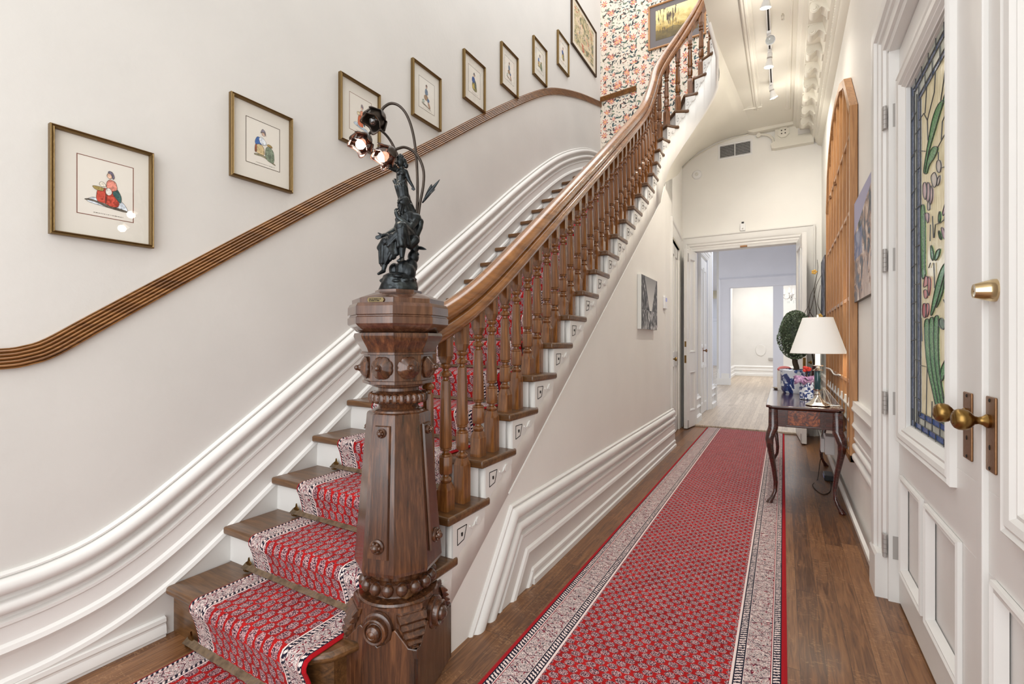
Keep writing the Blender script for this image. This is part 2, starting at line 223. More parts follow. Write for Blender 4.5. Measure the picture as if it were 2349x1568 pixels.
# ---------------------------------------------------------------- geometry helpers
ORG={}
def V3(p): return Vector(p)
class MB:
    def __init__(s): s.v=[]; s.f=[]; s.uv={}; s.mi=[]; s.k=0
    def add(s,vs,fs,uv=None,m=None):
        o=len(s.v); s.v+=[tuple(p) for p in vs]
        for i,f in enumerate(fs):
            s.f.append(tuple(o+q for q in f)); s.mi.append(s.k if m is None else m)
            if uv: s.uv[len(s.f)-1]=uv[i]
        return s
    def box(s,a,b,m=None):
        x0,y0,z0=[min(p,q) for p,q in zip(a,b)]; x1,y1,z1=[max(p,q) for p,q in zip(a,b)]
        return s.add([(x0,y0,z0),(x1,y0,z0),(x1,y1,z0),(x0,y1,z0),(x0,y0,z1),(x1,y0,z1),(x1,y1,z1),(x0,y1,z1)],[(3,2,1,0),(4,5,6,7),(0,1,5,4),(1,2,6,5),(2,3,7,6),(3,0,4,7)],None,m)
    def prism(s,poly,h0,h1,ax='z',m=None):      # poly in the plane across ax
        def P(a,b,h): return {'z':(a,b,h),'x':(h,a,b),'y':(a,h,b)}[ax]
        n=len(poly); vs=[P(a,b,h0) for a,b in poly]+[P(a,b,h1) for a,b in poly]
        fs=[tuple(range(n))[::-1],tuple(range(n,2*n))]+[(i,(i+1)%n,n+(i+1)%n,n+i) for i in range(n)]
        return s.add(vs,fs,None,m)
    def loft(s,rings,close=True,caps=True,m=None):
        n=len(rings[0]); vs=[p for r in rings for p in r]; fs=[]
        for j in range(len(rings)-1):
            for i in range(n if close else n-1):
                a=j*n+i; b=j*n+(i+1)%n; fs.append((a,b,b+n,a+n))
        if caps and close: fs+=[tuple(range(n))[::-1],tuple(range((len(rings)-1)*n,len(rings)*n))]
        return s.add(vs,fs,None,m)
    def lathe(s,prof,n=24,c=(0,0,0),rot=0,ax=None,m=None,sq=None):
        rings=[]
        for r,z in prof: rings.append([Vector((r*math.cos(rot+2*PI*i/n),r*math.sin(rot+2*PI*i/n),z)) for i in range(n)])
        if ax is not None:
            q=Vector(ax).normalized().to_track_quat('Z','Y').to_matrix(); rings=[[q@p for p in r] for r in rings]
        return s.loft([[p+Vector(c) for p in r] for r in rings],m=m)
    def tube(s,pts,r,n=8,m=None):
        pts=[Vector(p) for p in pts]; N=len(pts); rings=[]; pu=None
        for i,p in enumerate(pts):
            t=(pts[min(i+1,N-1)]-pts[max(i-1,0)]).normalized()
            if pu is None: pu=t.orthogonal().normalized()
            u=(pu-t*pu.dot(t)).normalized(); pu=u; w=t.cross(u); rr=r(i/(N-1)) if callable(r) else r
            rings.append([p+(u*math.cos(2*PI*k/n)+w*math.sin(2*PI*k/n))*rr for k in range(n)])
        return s.loft(rings,m=m)
    def sweep(s,pts,prof,up=(0,0,1),side=None,m=None,close=True,caps=True):  # prof: (sideways, up)
        pts=[Vector(p) for p in pts]; N=len(pts); rings=[]
        for i,p in enumerate(pts):
            a=(pts[i]-pts[i-1]).normalized() if i else None; b=(pts[i+1]-pts[i]).normalized() if i<N-1 else None
            t=((a or b)+(b or a)).normalized(); k=1/max(.5,(t.dot(b or a)))
            if side: S=Vector(side); U=S.cross(t).normalized(); rings.append([p+S*x+U*y*k for x,y in prof])
            else: S=t.cross(Vector(up)).normalized(); U=S.cross(t).normalized(); rings.append([p+S*x*k+U*y for x,y in prof])
        return s.loft(rings,close,caps,m)
    def ball(s,c,r,n=12,k=8,rot=None,m=None):
        if not isinstance(r,(tuple,list)): r=(r,r,r)
        rings=[]
        for j in range(k+1):
            a=PI*j/k; q=max(math.sin(a),.02); ring=[Vector((r[0]*q*math.cos(2*PI*i/n),r[1]*q*math.sin(2*PI*i/n),-r[2]*math.cos(a))) for i in range(n)]
            if rot is not None: ring=[rot@p for p in ring]
            rings.append([p+Vector(c) for p in ring])
        return s.loft(rings,m=m)
    def cap(s,a,b,ra,rb,n=12,m=None):            # a tapered round-ended limb
        a,b=Vector(a),Vector(b); d=b-a; L=d.length; q=d.to_track_quat('Z','Y').to_matrix(); rings=[]
        for t in (-1,-.7,-.35,0): rings.append((a+d.normalized()*(ra*t),ra*max(.05,math.sqrt(1-t*t))))
        for t in (0,.35,.7,1): rings.append((b+d.normalized()*(rb*t),rb*max(.05,math.sqrt(1-t*t))))
        return s.loft([[c+q@Vector((r*math.cos(2*PI*i/n),r*math.sin(2*PI*i/n),0)) for i in range(n)] for c,r in rings],m=m)
    def xf(s,mat,i0=0):
        s.v[i0:]=[tuple(mat@Vector(p)) for p in s.v[i0:]]; return s
    def build(s,name,mat,parent=None,smooth=40,bevel=0,bseg=2,origin=None,mods=None,uvf=None):
        me=bpy.data.meshes.new(name)
        xs=[[p[i] for p in s.v] for i in range(3)]
        o=Vector(origin) if origin is not None else Vector(((min(xs[0])+max(xs[0]))/2,(min(xs[1])+max(xs[1]))/2,min(xs[2])))
        me.from_pydata([tuple(Vector(p)-o) for p in s.v],[],s.f)
        for m in (mat if isinstance(mat,(list,tuple)) else [mat]): me.materials.append(M[m] if isinstance(m,str) else m)
        me.polygons.foreach_set('material_index',s.mi)
        if s.uv:
            ul=me.uv_layers.new(name='UVMap')
            for p in me.polygons:
                if p.index in s.uv:
                    for li,q in zip(p.loop_indices,s.uv[p.index]): ul.data[li].uv=q
        bm=bmesh.new(); bm.from_mesh(me); bmesh.ops.recalc_face_normals(bm,faces=bm.faces[:]) if not s.uv else None; bm.to_mesh(me); bm.free()
        if smooth:
            me.polygons.foreach_set('use_smooth',[True]*len(me.polygons)); me.set_sharp_from_angle(angle=math.radians(smooth))
        ob=bpy.data.objects.new(name,me); COL.objects.link(ob)
        if parent: ob.parent=parent; ob.location=o-ORG[parent.name]
        else: ob.location=o
        ORG[ob.name]=o.copy()
        if bevel:
            b=ob.modifiers.new('bevel','BEVEL'); b.width=bevel; b.segments=bseg; b.limit_method='ANGLE'; b.angle_limit=math.radians(35); b.harden_normals=False
        for k in (mods or []):
            md=ob.modifiers.new(k[0].lower(),k[0])
            for a,b_ in k[1].items(): setattr(md,a,b_)
        return ob
def tag(o,label=None,cat=None,group=None,kind=None):
    if label: o['label']=label
    if cat: o['category']=cat
    if group: o['group']=group
    if kind: o['kind']=kind
    return o
def thing(name,label,cat,loc,group=None):
    o=bpy.data.objects.new(name,None); COL.objects.link(o); o.location=loc; o.empty_display_size=.05; ORG[o.name]=Vector(loc); return tag(o,label,cat,group)
def st(o): o['kind']='structure'; return o
def quad(mb,ps,uv=((0,0),(1,0),(1,1),(0,1)),m=None): return mb.add(ps,[(0,1,2,3)],[uv],m)
def lerp(a,b,t): return a+(b-a)*t
def interp(tab,x):
    if x<=tab[0][0]: return tab[0][1]
    for (a,b),(c,d) in zip(tab,tab[1:]):
        if x<=c: return b+(d-b)*(x-a)/(c-a)
    return tab[-1][1]
def chaikin(pl,k=2):
    for _ in range(k):
        o=[]
        for (a,b),(c,d) in zip(pl,list(pl[1:])+[pl[0]]): o+=[(a*.78+c*.22,b*.78+d*.22),(a*.22+c*.78,b*.22+d*.78)]
        pl=o
    return pl
def smooth_pts(pts,n=6):   # Catmull-Rom
    P=[Vector(p) for p in pts]; P=[2*P[0]-P[1]]+P+[2*P[-1]-P[-2]]; out=[]
    for i in range(1,len(P)-2):
        for k in range(n):
            t=k/n; out.append(.5*((2*P[i])+(P[i+1]-P[i-1])*t+(2*P[i-1]-5*P[i]+4*P[i+1]-P[i+2])*t*t+(3*P[i]-P[i-1]-3*P[i+1]+P[i+2])*t**3))
    return out+[P[-2]]
# ---------------------------------------------------------------- room shell
XL=-2.33; YB=6.648
st(MB().box((-3,-1.6,-.1),(.9,7.42,0)).build('floor','floor'))
st(MB().box((-5,7.42,-.1),(3,30,.004)).box((-1.3,7.40,0),(.3,7.52,.028)).build('floor_back','floor2',bevel=.006))
st(MB().box((XL-.15,-.9,-.02),(XL,YB+.15,7)).build('wall_left','wall'))
st(MB().prism([(XL-.15,2.8),(-1.42,2.8),(-1.42,4.34),(.6,4.34),(.6,7),(XL-.15,7)],YB,YB+.15,'y').build('wall_stairwell','wallpaper'))
# wall below the stairs
def soff(y): return .504+.69*(y-1.956)
NX,NY=-1.34,7.45
mb=MB().prism([(1.30,0),(5.5,0),(5.5,soff(5.5)+.1),(5.25,soff(5.25)),(1.30,soff(1.30)+.02)],-1.215,-1.157,'x')
st(mb.build('wall_understair','hall'))
dv=Vector((NX+1.175,NY-5.5,0)); DL=dv.length; dn=dv.normalized(); dnn=Vector((dn.y,-dn.x,0))     # slightly turned wall with the cupboard door
def WT(t,out,z): p=Vector((-1.16,5.5,0))+dn*t+dnn*out; return (p.x,p.y,z)
def wbox(mb,t0,t1,o0,o1,z0,z1,m=None):
    return mb.add([WT(t0,o0,z0),WT(t1,o0,z0),WT(t1,o1,z0),WT(t0,o1,z0),WT(t0,o0,z1),WT(t1,o0,z1),WT(t1,o1,z1),WT(t0,o1,z1)],[(3,2,1,0),(4,5,6,7),(0,1,5,4),(1,2,6,5),(2,3,7,6),(3,0,4,7)],None,m)
mb=MB(); wbox(mb,-.04,.66,-.04,0,0,3.3); wbox(mb,.62,1.6,-.04,0,2.57,3.95); wbox(mb,1.56,DL+.1,-.04,0,0,3.95); wbox(mb,-.04,.66,-.04,0,3.0,3.6)
st(mb.build('wall_cupboard','hall'))
# back wall of the hall with the wide doorway
mb=MB().prism([(-1.5,0),(-1.165,0),(-1.165,2.625),(.165,2.625),(.165,0),(.6,0),(.6,4.3),(-1.5,4.3)],7.45,7.6,'y')
st(mb.build('wall_back','hall'))
# right wall, with the opening of the entrance doors
st(MB().prism([(2.9,-.02),(7.5,-.02),(7.5,4.3),(-1.6,4.3),(-1.6,2.66),(2.9,2.66)],.44,.6,'x').build('wall_right','hall'))
# ceiling: flat part, stair soffit and cove, as one lofted surface
C=(-.87,5.25)
def arc(R,a,z=0): return (C[0]+R*math.cos(math.radians(a)),C[1]+R*math.sin(math.radians(a)),z)
EZ=[(180,2.78),(142,3.19),(109,3.45),(81,3.66),(58,3.80),(28,3.95),(0,4.04)]
edge=[arc(.30,a,z) for a,z in EZ]; edge=[arc(.30,a,interp([(-q,w) for q,w in EZ],-a)) for a in range(180,-1,-6)]
edge+=[(-.572,5.1,4.09),(-.578,4.9,4.125),(-.585,4.6,4.15)]
BZ=[(0,(-1.34,3.62)),(8,(-1.33,3.90)),(14,(-1.10,4.07)),(20,(-.85,4.165)),(26,(-.62,4.2)),(30,(-.5,4.2)),(33,(-.36,4.2))]
outer=[(interp([(a,b[0]) for a,b in BZ],i),7.46,interp([(a,b[1]) for a,b in BZ],i)) for i in range(len(edge))]
mb=MB(); rows=[]
for j in range(9):
    t=j/8; rows.append([tuple(lerp(Vector(e),Vector(o),t)) for e,o in zip(edge,outer)])
mb.loft(rows,close=False)
CZ=4.2
mb.add([(-.585,4.6,4.15),(-.6,-1.6,4.15),(.6,-1.6,CZ),(.6,7.46,CZ),(-.36,7.46,4.2)],[(0,1,2,3,4)])
mb.loft([[( -.585,4.6,4.15),(-.6,-1.6,4.15)],[(-.585,4.6,4.5),(-.6,-1.6,4.5)]],close=False)
mb.add([(-.6,-1.6,4.5),(-.585,4.6,4.5),(-.4,6.64,4.5),(.6,6.64,4.5),(.6,-1.6,4.5)],[(0,1,2,3,4)])
st(mb.build('ceiling','cream',smooth=50))
# wall skirting: moulded band that climbs with the stair
LP=[(-.9,.46),(-.5,.46),(-.1,.46),(.2,.46),(.4,.46),(.523,.46),(.633,.467),(.756,.494),(.896,.56),(1.057,.662),(1.242,.788),(1.458,.935),(1.713,1.113),(2.081,1.37),(2.76,1.86),(3.565,2.44),(4.135,2.85),(4.763,3.27),(5.269,3.56),(5.805,3.80),(6.2,3.93),(6.56,4.0)]
path=smooth_pts([(XL,y,z) for y,z in LP],4)
def skirt_profile(depth,h):   # outline of the moulded board, top at 0
    p=[(0,0),(.012,0),(.022,-.006),(.022,-.012),(.015,-.017)]
    for a in range(90,-91,-30): p.append((.026+.024*math.cos(math.radians(a)),-.047-.026*math.sin(-math.radians(a))))
    p+=[(.014,-.078),(.012,-.084),(.014,-.094)]
    for a in range(90,-91,-30): p.append((.028+.02*math.cos(math.radians(a)),-.118-.022*math.sin(-math.radians(a))))
    p+=[(.016,-.143),(.014,-.149),(.016,-.158),(.036,-.164),(.036,-.176),(.03,-.182),(.03,-.238),(.044,-.246),(.05,-.262),(.04,-.278),(.036,-.285),(.036,-.352),(.05,-.36),(.054,-.375),(.044,-.392),(.042,-h),(0,-h)]
    return p
mb=MB(); pr=skirt_profile(.05,.62); mb.sweep(path,[(x,z) for x,z in pr],side=(1,0,0))
ext=[(y,z) for y,z in LP if y>.5]
poly=[(y,z-.3) for y,z in ext]+[(y+.2,z-1.0) for y,z in ext[::-1]]
poly=[(p,q) for p,q in poly]
n=len(ext); 0 and mb.add([(XL+.034,y,z-.3) for y,z in ext]+[(XL+.034,y+.1,max(z-1.0,-.01)) for y,z in ext],[(i,i+1,n+i+1,n+i) for i in range(n-1)])
st(mb.build('baseboard_left','trim',smooth=35))
mb=MB(); mb.box((XL,-.9,0),(XL+.056,1.0,.07)).sweep([(XL+.042,-.9,.085),(XL+.042,1.0,.085)],[(0,0),(.016,-.004),(.018,-.02),(.012,-.03),(.018,-.04),(.02,-.07),(0,-.07)],side=(1,0,0))
mb.box((XL,.99,0),(XL+.042,1.03,.17))
st(mb.build('baseboard_foot','trim',smooth=35))
# level band of the same skirting on the papered wall

# reeded oak dado rail climbing the left wall
DR=[(-.9,1.225),(-.5,1.225),(-.1,1.225),(.2,1.225),(.4,1.225),(.523,1.227),(.576,1.237),(.633,1.262),(.756,1.352),(1.057,1.571),(1.458,1.861),(2.02,2.26),(2.365,2.49),(2.863,2.835),(3.467,3.26),(4.09,3.68),(4.676,4.045),(5.141,4.272),(5.836,4.53),(6.64,4.77)]
rp=[(0,0),(.018,.001),(.018,-.002)]
for k in range(5):
    zc=-.006-.0125*k
    for a in (80,40,0,-40,-80): rp.append((.010+.013*math.cos(math.radians(a)),zc-.003+.0062*math.sin(math.radians(a))))
rp+=[(.018,-.067),(.018,-.071),(0,-.07)]
DRP=smooth_pts([(XL,y,z) for y,z in DR],4)
st(MB().sweep(DRP,rp,side=(1,0,0)).build('trim_1','dado',smooth=30))
st(MB().sweep([(XL,YB,4.77),(-1.8,YB,4.80)],[(-x,z) for x,z in rp],side=(0,1,0)).build('trim_2','dado',smooth=30))
# skirting below the stair: level run, slanted run
pq=skirt_profile(.05,.42); base=[(-.02,0)]+[(x*.75-.018,z*1.06) for x,z in pq[1:-1]]+[(-.02,pq[-1][1]*1.06)]
mb=MB(); mb.sweep([(-1.140,1.30,-.437),(-1.140,1.985,.455),(-1.140,5.88,.455)],base,side=(1,0,0))
mb.box((-1.16,2.16,0),(-1.122,5.88,.07)); mb.sweep([(-1.122,2.16,.02),(-1.122,5.88,.02)],[(0,.012),(.012,.008),(.012,-.02),(0,-.02)],side=(1,0,0))
st(mb.build('baseboard_understair','trim',smooth=35))
st(MB().tube([(-1.156,y,soff(y)) for y in (1.97,3,4,5.2)],.006,6).build('trim_3','trim'))
# right wall skirting
def rskirt(y0,y1): return MB().sweep([(.44,y0,.425),(.44,y1,.425)],[(x*.75,z) for x,z in pq[:-2]]+[(.032,-.425),(0,-.425)],side=(-1,0,0)).sweep([(.41,y0,.05),(.41,y1,.05)],[(0,0),(.014,-.006),(.016,-.03),(.02,-.05),(0,-.05)],side=(-1,0,0))
st(rskirt(3.07,7.43).build('baseboard_right','trim',smooth=35))
# ceiling frame moulding and cornice
fr=[(0,0),(.012,-.012),(.03,-.012),(.036,-.02),(.05,-.02),(.06,-.008),(.085,-.008),(.09,0)]
mb=MB()
mb.sweep([(-.33,-1.5,4.172),(-.33,4.6,4.172),(-.33,6.72,4.20),],[(x,z) for x,z in fr]); mb.sweep([(.02,-1.5,CZ),(.02,6.9,CZ)],[(x,z) for x,z in fr])
mb.sweep([(-.24,6.70,4.2),(-.5,6.66,4.197)],[(-x,z) for x,z in fr])
st(mb.build('trim_4','cream',smooth=35))
cp=[(.44,3.84),(.40,3.86),(.385,3.88),(.385,3.895),(.375,3.90),(.36,3.915),(.36,3.945),(.35,3.95),(.33,3.96),(.32,3.99),(.31,4.04),(.30,4.08),(.19,4.09),(.185,4.115),(.15,4.125),(.14,4.15),(.115,4.16),(.11,4.2),(.44,4.2)]
mb=MB().prism(cp,-1.5,7.44,'y')
for k in range(140):
    y=2.6+k*.036; mb.ball((.362,y,3.928),(.008,.013,.012),6,4)
cor=st(mb.build('trim_5','cream',smooth=35))
def scroll(y):
    m=MB(); top=4.085
    prof=smooth_pts([(.205,0,4.08),(.19,0,4.05),(.195,0,4.0),(.225,0,3.985),(.25,0,4.0),(.275,0,4.02),(.31,0,3.985),(.34,0,3.955)],3)
    poly=[(p.x,p.z) for p in prof]+[(.34,4.085),(.2,4.085)]
    m.prism(poly,y-.055,y+.055,'y'); m.lathe([(.0,-.062),(.026,-.062),(.03,-.05),(.03,.05),(.026,.062),(0,.062)],14,(.222,y,4.018),ax=(0,1,0)); m.lathe([(0,-.07),(.012,-.07),(.012,.07),(0,.07)],10,(.222,y,4.018),ax=(0,1,0))
    m.lathe([(.0,-.06),(.016,-.06),(.016,.06),(0,.06)],10,(.325,y,3.975),ax=(0,1,0)); m.box((.19,y-.06,4.078),(.35,y+.06,4.092))
    return m
pro=scroll(4.7).build('scroll_bracket','cream',cor,smooth=40)
for k in range(-4,8):
    if k==0: continue
    d=pro.copy(); COL.objects.link(d); d.parent=cor; d.location=pro.location+Vector((0,k*.335,0))
# cornice return on the back wall
mb=MB(); mb.prism([(-.14,3.9),(-.10,3.89),(.35,3.89),(.35,3.99),(-.12,3.99),(-.15,3.96)],7.36,7.45,'y'); mb.box((-.10,7.40,3.99),(.35,7.45,4.2)); mb.box((-.46,7.36,4.2),(.3,7.45,4.235)); mb.prism([(-.44,4.2),(.2,4.2),(.2,4.16),(-.36,4.16),(-.42,4.18)],7.33,7.45,'y')
mb.lathe([(0,0),(.075,0),(.075,.02),(.06,.03),(0,.032)],8,(.0,7.40,4.10),PI/8,ax=(0,-1,0)); 
for a in range(4): mb.ball((.03*math.cos(a*PI/2+.8),7.366,4.10+.03*math.sin(a*PI/2+.8)),.008,8,6,m=1)
mb.box((.17,7.39,4.03),(.34,7.402,4.15),m=2); mb.tube(smooth_pts([(-.12,7.40,3.99),(-.13,7.40,4.05),(-.19,7.40,4.11),(-.28,7.41,4.14)],4),.016,8); mb.lathe([(0,0),(.03,0),(.03,.03),(0,.03)],12,(-.3,7.42,4.13),ax=(0,-1,0))
st(mb.build('trim_6',['cream','shadow_gap','wall'],smooth=35))
mb=MB().tube(smooth_pts([(-1.33,7.44,3.86),(-1.19,7.44,3.98),(-.99,7.44,4.07),(-.8,7.44,4.14),(-.55,7.44,4.18),(-.42,7.44,4.18)],4),.009,6)
st(mb.build('trim_7','cream'))
# ---------------------------------------------------------------- staircase
def hk(k): return .208+.173*(k-1)
def yf(k): return 1.0+.2406*(k-1)
A_={19:180,20:175,21:155,22:132,23:110,24:90,25:71,26:52,27:36}
def inner(k,R):
    if k<=17: return (C[0]-R,yf(k))
    if k==18: return (C[0]-R,5.03)
    if k==19: return (C[0]-R,5.14)
    p=arc(R,A_[k]); return (p[0],p[1])
XW=-2.288
WP={17:(XW,4.86),18:(XW,5.14),19:(XW,5.48),20:(XW,5.92),21:(XW,6.48),22:(-1.84,6.62),23:(-1.30,6.30),24:(-.95,6.0),25:(-.62,5.8),26:(-.35,5.7),27:(-.1,5.6)}
def wallp(k): return (XW,yf(k)) if k<17 else WP[k]
stair=thing('staircase','curving white and dark oak staircase rising along the left wall','staircase',(-1.75,1.0,0))
def ipath(k0,k1,R,ext=0,st0=0):   # points on the inner edge from nosing k0 to k1 (+ext metres)
    def s_of(k):
        x,y=inner(k,R); return y if k<=19 else C[1]+math.radians(180-A_[k])*R
    s0,s1=s_of(k0)+st0,s_of(k1)+ext; out=[]
    m=2 if s1<C[1] else 7
    for i in range(m):
        s=lerp(s0,s1,i/(m-1)); out.append((C[0]-R,s) if s<=C[1] else arc(R,180-math.degrees((s-C[1])/R))[:2])
    return out
for k in range(1,27):
    z=hk(k)
    if k==1: o=[(XW,yf(1)),(-1.42,yf(1)),(-1.36,yf(1)+.015),(-1.31,yf(1)+.06),(-1.28,yf(1)+.15),(-1.28,yf(2)+.05),(XW,yf(2)+.05)]
    elif k<17: o=[(XW,yf(k)),(-1.14,yf(k)),(-1.14,yf(k+1)+.065),(-1.175,yf(k+1)+.065),(-1.175,yf(k+1)+.045),(XW,yf(k+1)+.045)]
    else:
        ip=ipath(k,k+1,.268,.06); w0,w1=wallp(k),wallp(k+1); o=[w0]+ip+[w1]
        if k==21: o=[w0]+ip+[w1,(XW,6.64)]
        if k==26: o=[w0]+ip+[w1]
    MB().prism(o,z-.036,z).build('tread','tread',stair,smooth=30,bevel=.014,bseg=3)
for k in range(1,27):
    z0=hk(k-1) if k>1 else 0; z1=hk(k)-.034
    if k==1: MB().prism([(XW,1.035),(-1.42,1.035),(-1.37,1.05),(-1.33,1.09),(-1.32,1.25),(-1.34,1.25),(-1.36,1.1),(-1.43,1.06),(XW,1.06)],0,z1).build('riser','tread',stair,smooth=30); continue
    a=inner(k,.305); w=wallp(k); d=(Vector(a)-Vector(w)).normalized(); n=Vector((-d.y,d.x)); a=Vector(a)+n*.035; w=Vector(w)+n*.035
    if k<17: a=Vector((-1.188,yf(k)+.035)); w=Vector((XW,yf(k)+.035))
    MB().prism([tuple(w),tuple(a),tuple(a+n*.018),tuple(w+n*.018)],z0,z1).build('riser','trim',stair,smooth=0)
# open-side stringer: stepped top, raking bottom edge, wrapping the well
def lowz(x,y):
    if y<=C[1] and x<-.9: return soff(y)
    if y>C[1]-.001: a=math.degrees(math.atan2(y-C[1],x-C[0])); return interp([(-q,w) for q,w in EZ],-a)
    return interp([(4.6,4.15),(4.9,4.125),(5.1,4.09),(5.25,4.04)],y)
mb=MB(); cols=[]
for k in range(2,27):
    z=hk(k)-.034
    if k<17: y0,y1=yf(k)+.036,yf(k+1)+.036; pts=[(-1.17,y0),(-1.17,(y0+y1)/2),(-1.17,y1-.0008)]
    elif k==17: pts=[(-1.17,yf(17)+.036),(-1.17,4.95)]+ipath(17,18,.30,.036,.036)[-1:]
    else: pts=ipath(k,k+1,.30,.0352,.036)
    cols+=[(x,y,max(0,min(lowz(x,y),z-.02)),z) for x,y in pts]
zl=cols[-1][3]; cols+=[(-.572,5.1,4.09,zl),(-.578,4.9,4.125,zl),(-.585,4.6,4.15,zl)]
mb.loft([[(x,y,a),(x,y,b)] for x,y,a,b in cols],close=False)
mb.loft([[(-1.17,1.3,0),(-1.17,1.3,.17)],[(-1.17,1.42,0),(-1.17,1.42,.17)]],close=False)
sg=mb.build('stringer','hall',stair,smooth=50,mods=[('SOLIDIFY',{'thickness':.03,'offset':0})])
# carved bracket plates below each tread end
def bracket(mb,P):   # P(s,z,out)
    def poly(pl,o0,o1,m=0):
        n=len(pl); mb.add([P(a,b,o0) for a,b in pl]+[P(a,b,o1) for a,b in pl],[tuple(range(n,2*n))]+[(i,(i+1)%n,n+(i+1)%n,n+i) for i in range(n)],None,m)
    poly([(.0,-.0),(.235,-.0),(.235,-.035),(.19,-.055),(.15,-.06),(.13,-.085),(.10,-.09),(.085,-.115),(.055,-.125),(.03,-.15),(.0,-.165)],0,.007)
    t=[(.03,-.03),(.095,-.03),(.075,-.085),(.03,-.095)]
    for i in range(4):
        a,b=t[i],t[(i+1)%4]; d=Vector((b[0]-a[0],b[1]-a[1])).normalized()*.0; nn=Vector((-(b[1]-a[1]),b[0]-a[0])).normalized()*.0016
        poly([(a[0]-nn.x,a[1]-nn.y),(b[0]-nn.x,b[1]-nn.y),(b[0]+nn.x,b[1]+nn.y),(a[0]+nn.x,a[1]+nn.y)],.007,.0082,1)
    poly([(.055,-.052),(.064,-.052),(.062,-.066),(.056,-.066)],.007,.011,1)
    cx,cy=.175,-.04
    ring=[(cx+.018*math.cos(q*PI/5),cy+.018*math.sin(q*PI/5)) for q in range(10)]; poly(ring,.007,.014)
    tp=[(cx-.02,cy+.004),(cx-.03,cy-.012),(cx-.045,cy-.014),(cx-.06,cy-.004)]
    for a,b in zip(tp,tp[1:]): poly([(a[0],a[1]-.004),(b[0],b[1]-.004),(b[0],b[1]+.004),(a[0],a[1]+.004)],.007,.012)
for k in range(2,27):
    m=MB(); z=hk(k)-.036
    if k<17: bracket(m,lambda s,zz,o,k=k: (-1.17+.015+o,yf(k)+.036+s,z+zz))
    else:
        def P(s,zz,o,k=k):
            x0,y0=inner(k,.30); s0=(y0 if k<=19 else C[1]+math.radians(180-A_[k])*.30)+.02
            q=s0+s*(.48 if k>17 else .7); 
            if q<=C[1]: return (-1.155+o,q,z+zz)
            p=arc(.285-o,180-math.degrees((q-C[1])/.30)); return (p[0],p[1],z+zz)
        bracket(m,P)
    m.build('bracket_plate',['trim','shadow_gap'],stair,smooth=30)
# ---------------------------------------------------------------- balustrade
def nose(y): return .208+.719*(y-1.0)
def rail_s(s):   # position and underside height of the handrail at path length s (s = y on the straight part)
    R=.345
    if s<=C[1]: x,y=C[0]-R,s
    else:
        a=180-math.degrees((s-C[1])/R)
        if a>0: x,y=arc(R,a)[:2]
        else: x,y=C[0]+R,C[1]-(s-C[1]-PI*R)
    if s<5.0: z=nose(s)+interp([(1.3,.60),(1.6,.60),(2.4,.585),(3.2,.57),(5,.56)],s)
    else:
        T=[(5.0,hk(17)+.11)]+[(C[1]+math.radians(180-A_[k])*R,hk(k)+.02) for k in range(20,28)]+[(7.2,hk(27)+.1)]
        z=interp(T,s)+.56
    if s<1.70: z=max(z,1.315-.40*(1.70-s)-.0*(1.7-s)) if s>1.42 else 1.203
    return Vector((x,y,z))
ss=[1.36+i*.06 for i in range(90) if 1.36+i*.06<6.65]; rp_=[rail_s(s) for s in ss]
for it in range(26):
    q=[p.copy() for p in rp_]
    for i in range(1,len(q)-1): rp_[i].z=(q[i-1].z+2*q[i].z+q[i+1].z)/4
bal=thing('balustrade','golden oak balustrade with turned balusters climbing the open stair side','balustrade',(-1.215,3.5,.5))
half=[(.034,0),(.047,.012),(.053,.03),(.050,.047),(.038,.058),(.026,.061),(.026,.066),(.040,.072),(.046,.086),(.044,.104),(.033,.120),(.018,.129),(0,.132)]
prof=[(-x,z) for x,z in half[::-1]][:-1]+[(-x,z) for x,z in half[-2:-1]]; prof=half+[(-x,z) for x,z in half[-2::-1]]
MB().sweep([tuple(p) for p in rp_],prof).build('handrail','oaky',bal,smooth=40)
def bprof(tall):
    e=.078 if tall else 0
    return e
def baluster(tall,total):
    m=MB(); e=bprof(tall)
    def sq(w0,z0,w1,z1): m.loft([[(-w0,-w0,z0),(w0,-w0,z0),(w0,w0,z0),(-w0,w0,z0)],[(-w1,-w1,z1),(w1,-w1,z1),(w1,w1,z1),(-w1,w1,z1)]])
    b=.115+e
    sq(.0225,0,.0225,b-.03); m.loft([[(x*.0225,y*.0225,b-.03) for x,y in ((-1,-1),(0,-1),(1,-1),(1,0),(1,1),(0,1),(-1,1),(-1,0))],[(x*.015,y*.015,b) for x,y in ((-1,-1),(0,-1.25),(1,-1),(1.25,0),(1,1),(0,1.25),(-1,1),(-1.25,0))]])
    m.lathe([(.014,b-.004),(.02,b+.004),(.023,b+.012),(.019,b+.02),(.013,b+.025),(.012,b+.032),(.018,b+.036)],14)
    z=b+.036; m.lathe([(.022,z),(.0245,z+.004),(.0245,z+.068),(.022,z+.072)],8,rot=PI/8)
    z+=.072; m.lathe([(.021,z),(.023,z+.004),(.021,z+.009),(.012,z+.014),(.012,z+.022),(.020,z+.026),(.0215,z+.031),(.018,z+.036)],14)
    z+=.036; m.lathe([(.022,z),(.0235,z+.006),(.018,total-.185)],8,rot=PI/8); z=total-.185
    m.lathe([(.017,z),(.012,z+.006),(.012,z+.014),(.021,z+.02),(.023,z+.029),(.020,z+.037),(.012,z+.043),(.012,z+.05),(.019,z+.055),(.0225,z+.062),(.0225,z+.068),(.015,z+.072)],14)
    z+=.072; m.loft([[(-.012,-.012,z),(.012,-.012,z),(.012,.012,z),(-.012,.012,z)],[(-.0195,-.0195,z+.03),(.0195,-.0195,z+.03),(.0195,.0195,z+.03),(-.0195,.0195,z+.03)]]); sq(.0195,z+.03,.0195,total+.02)
    return m
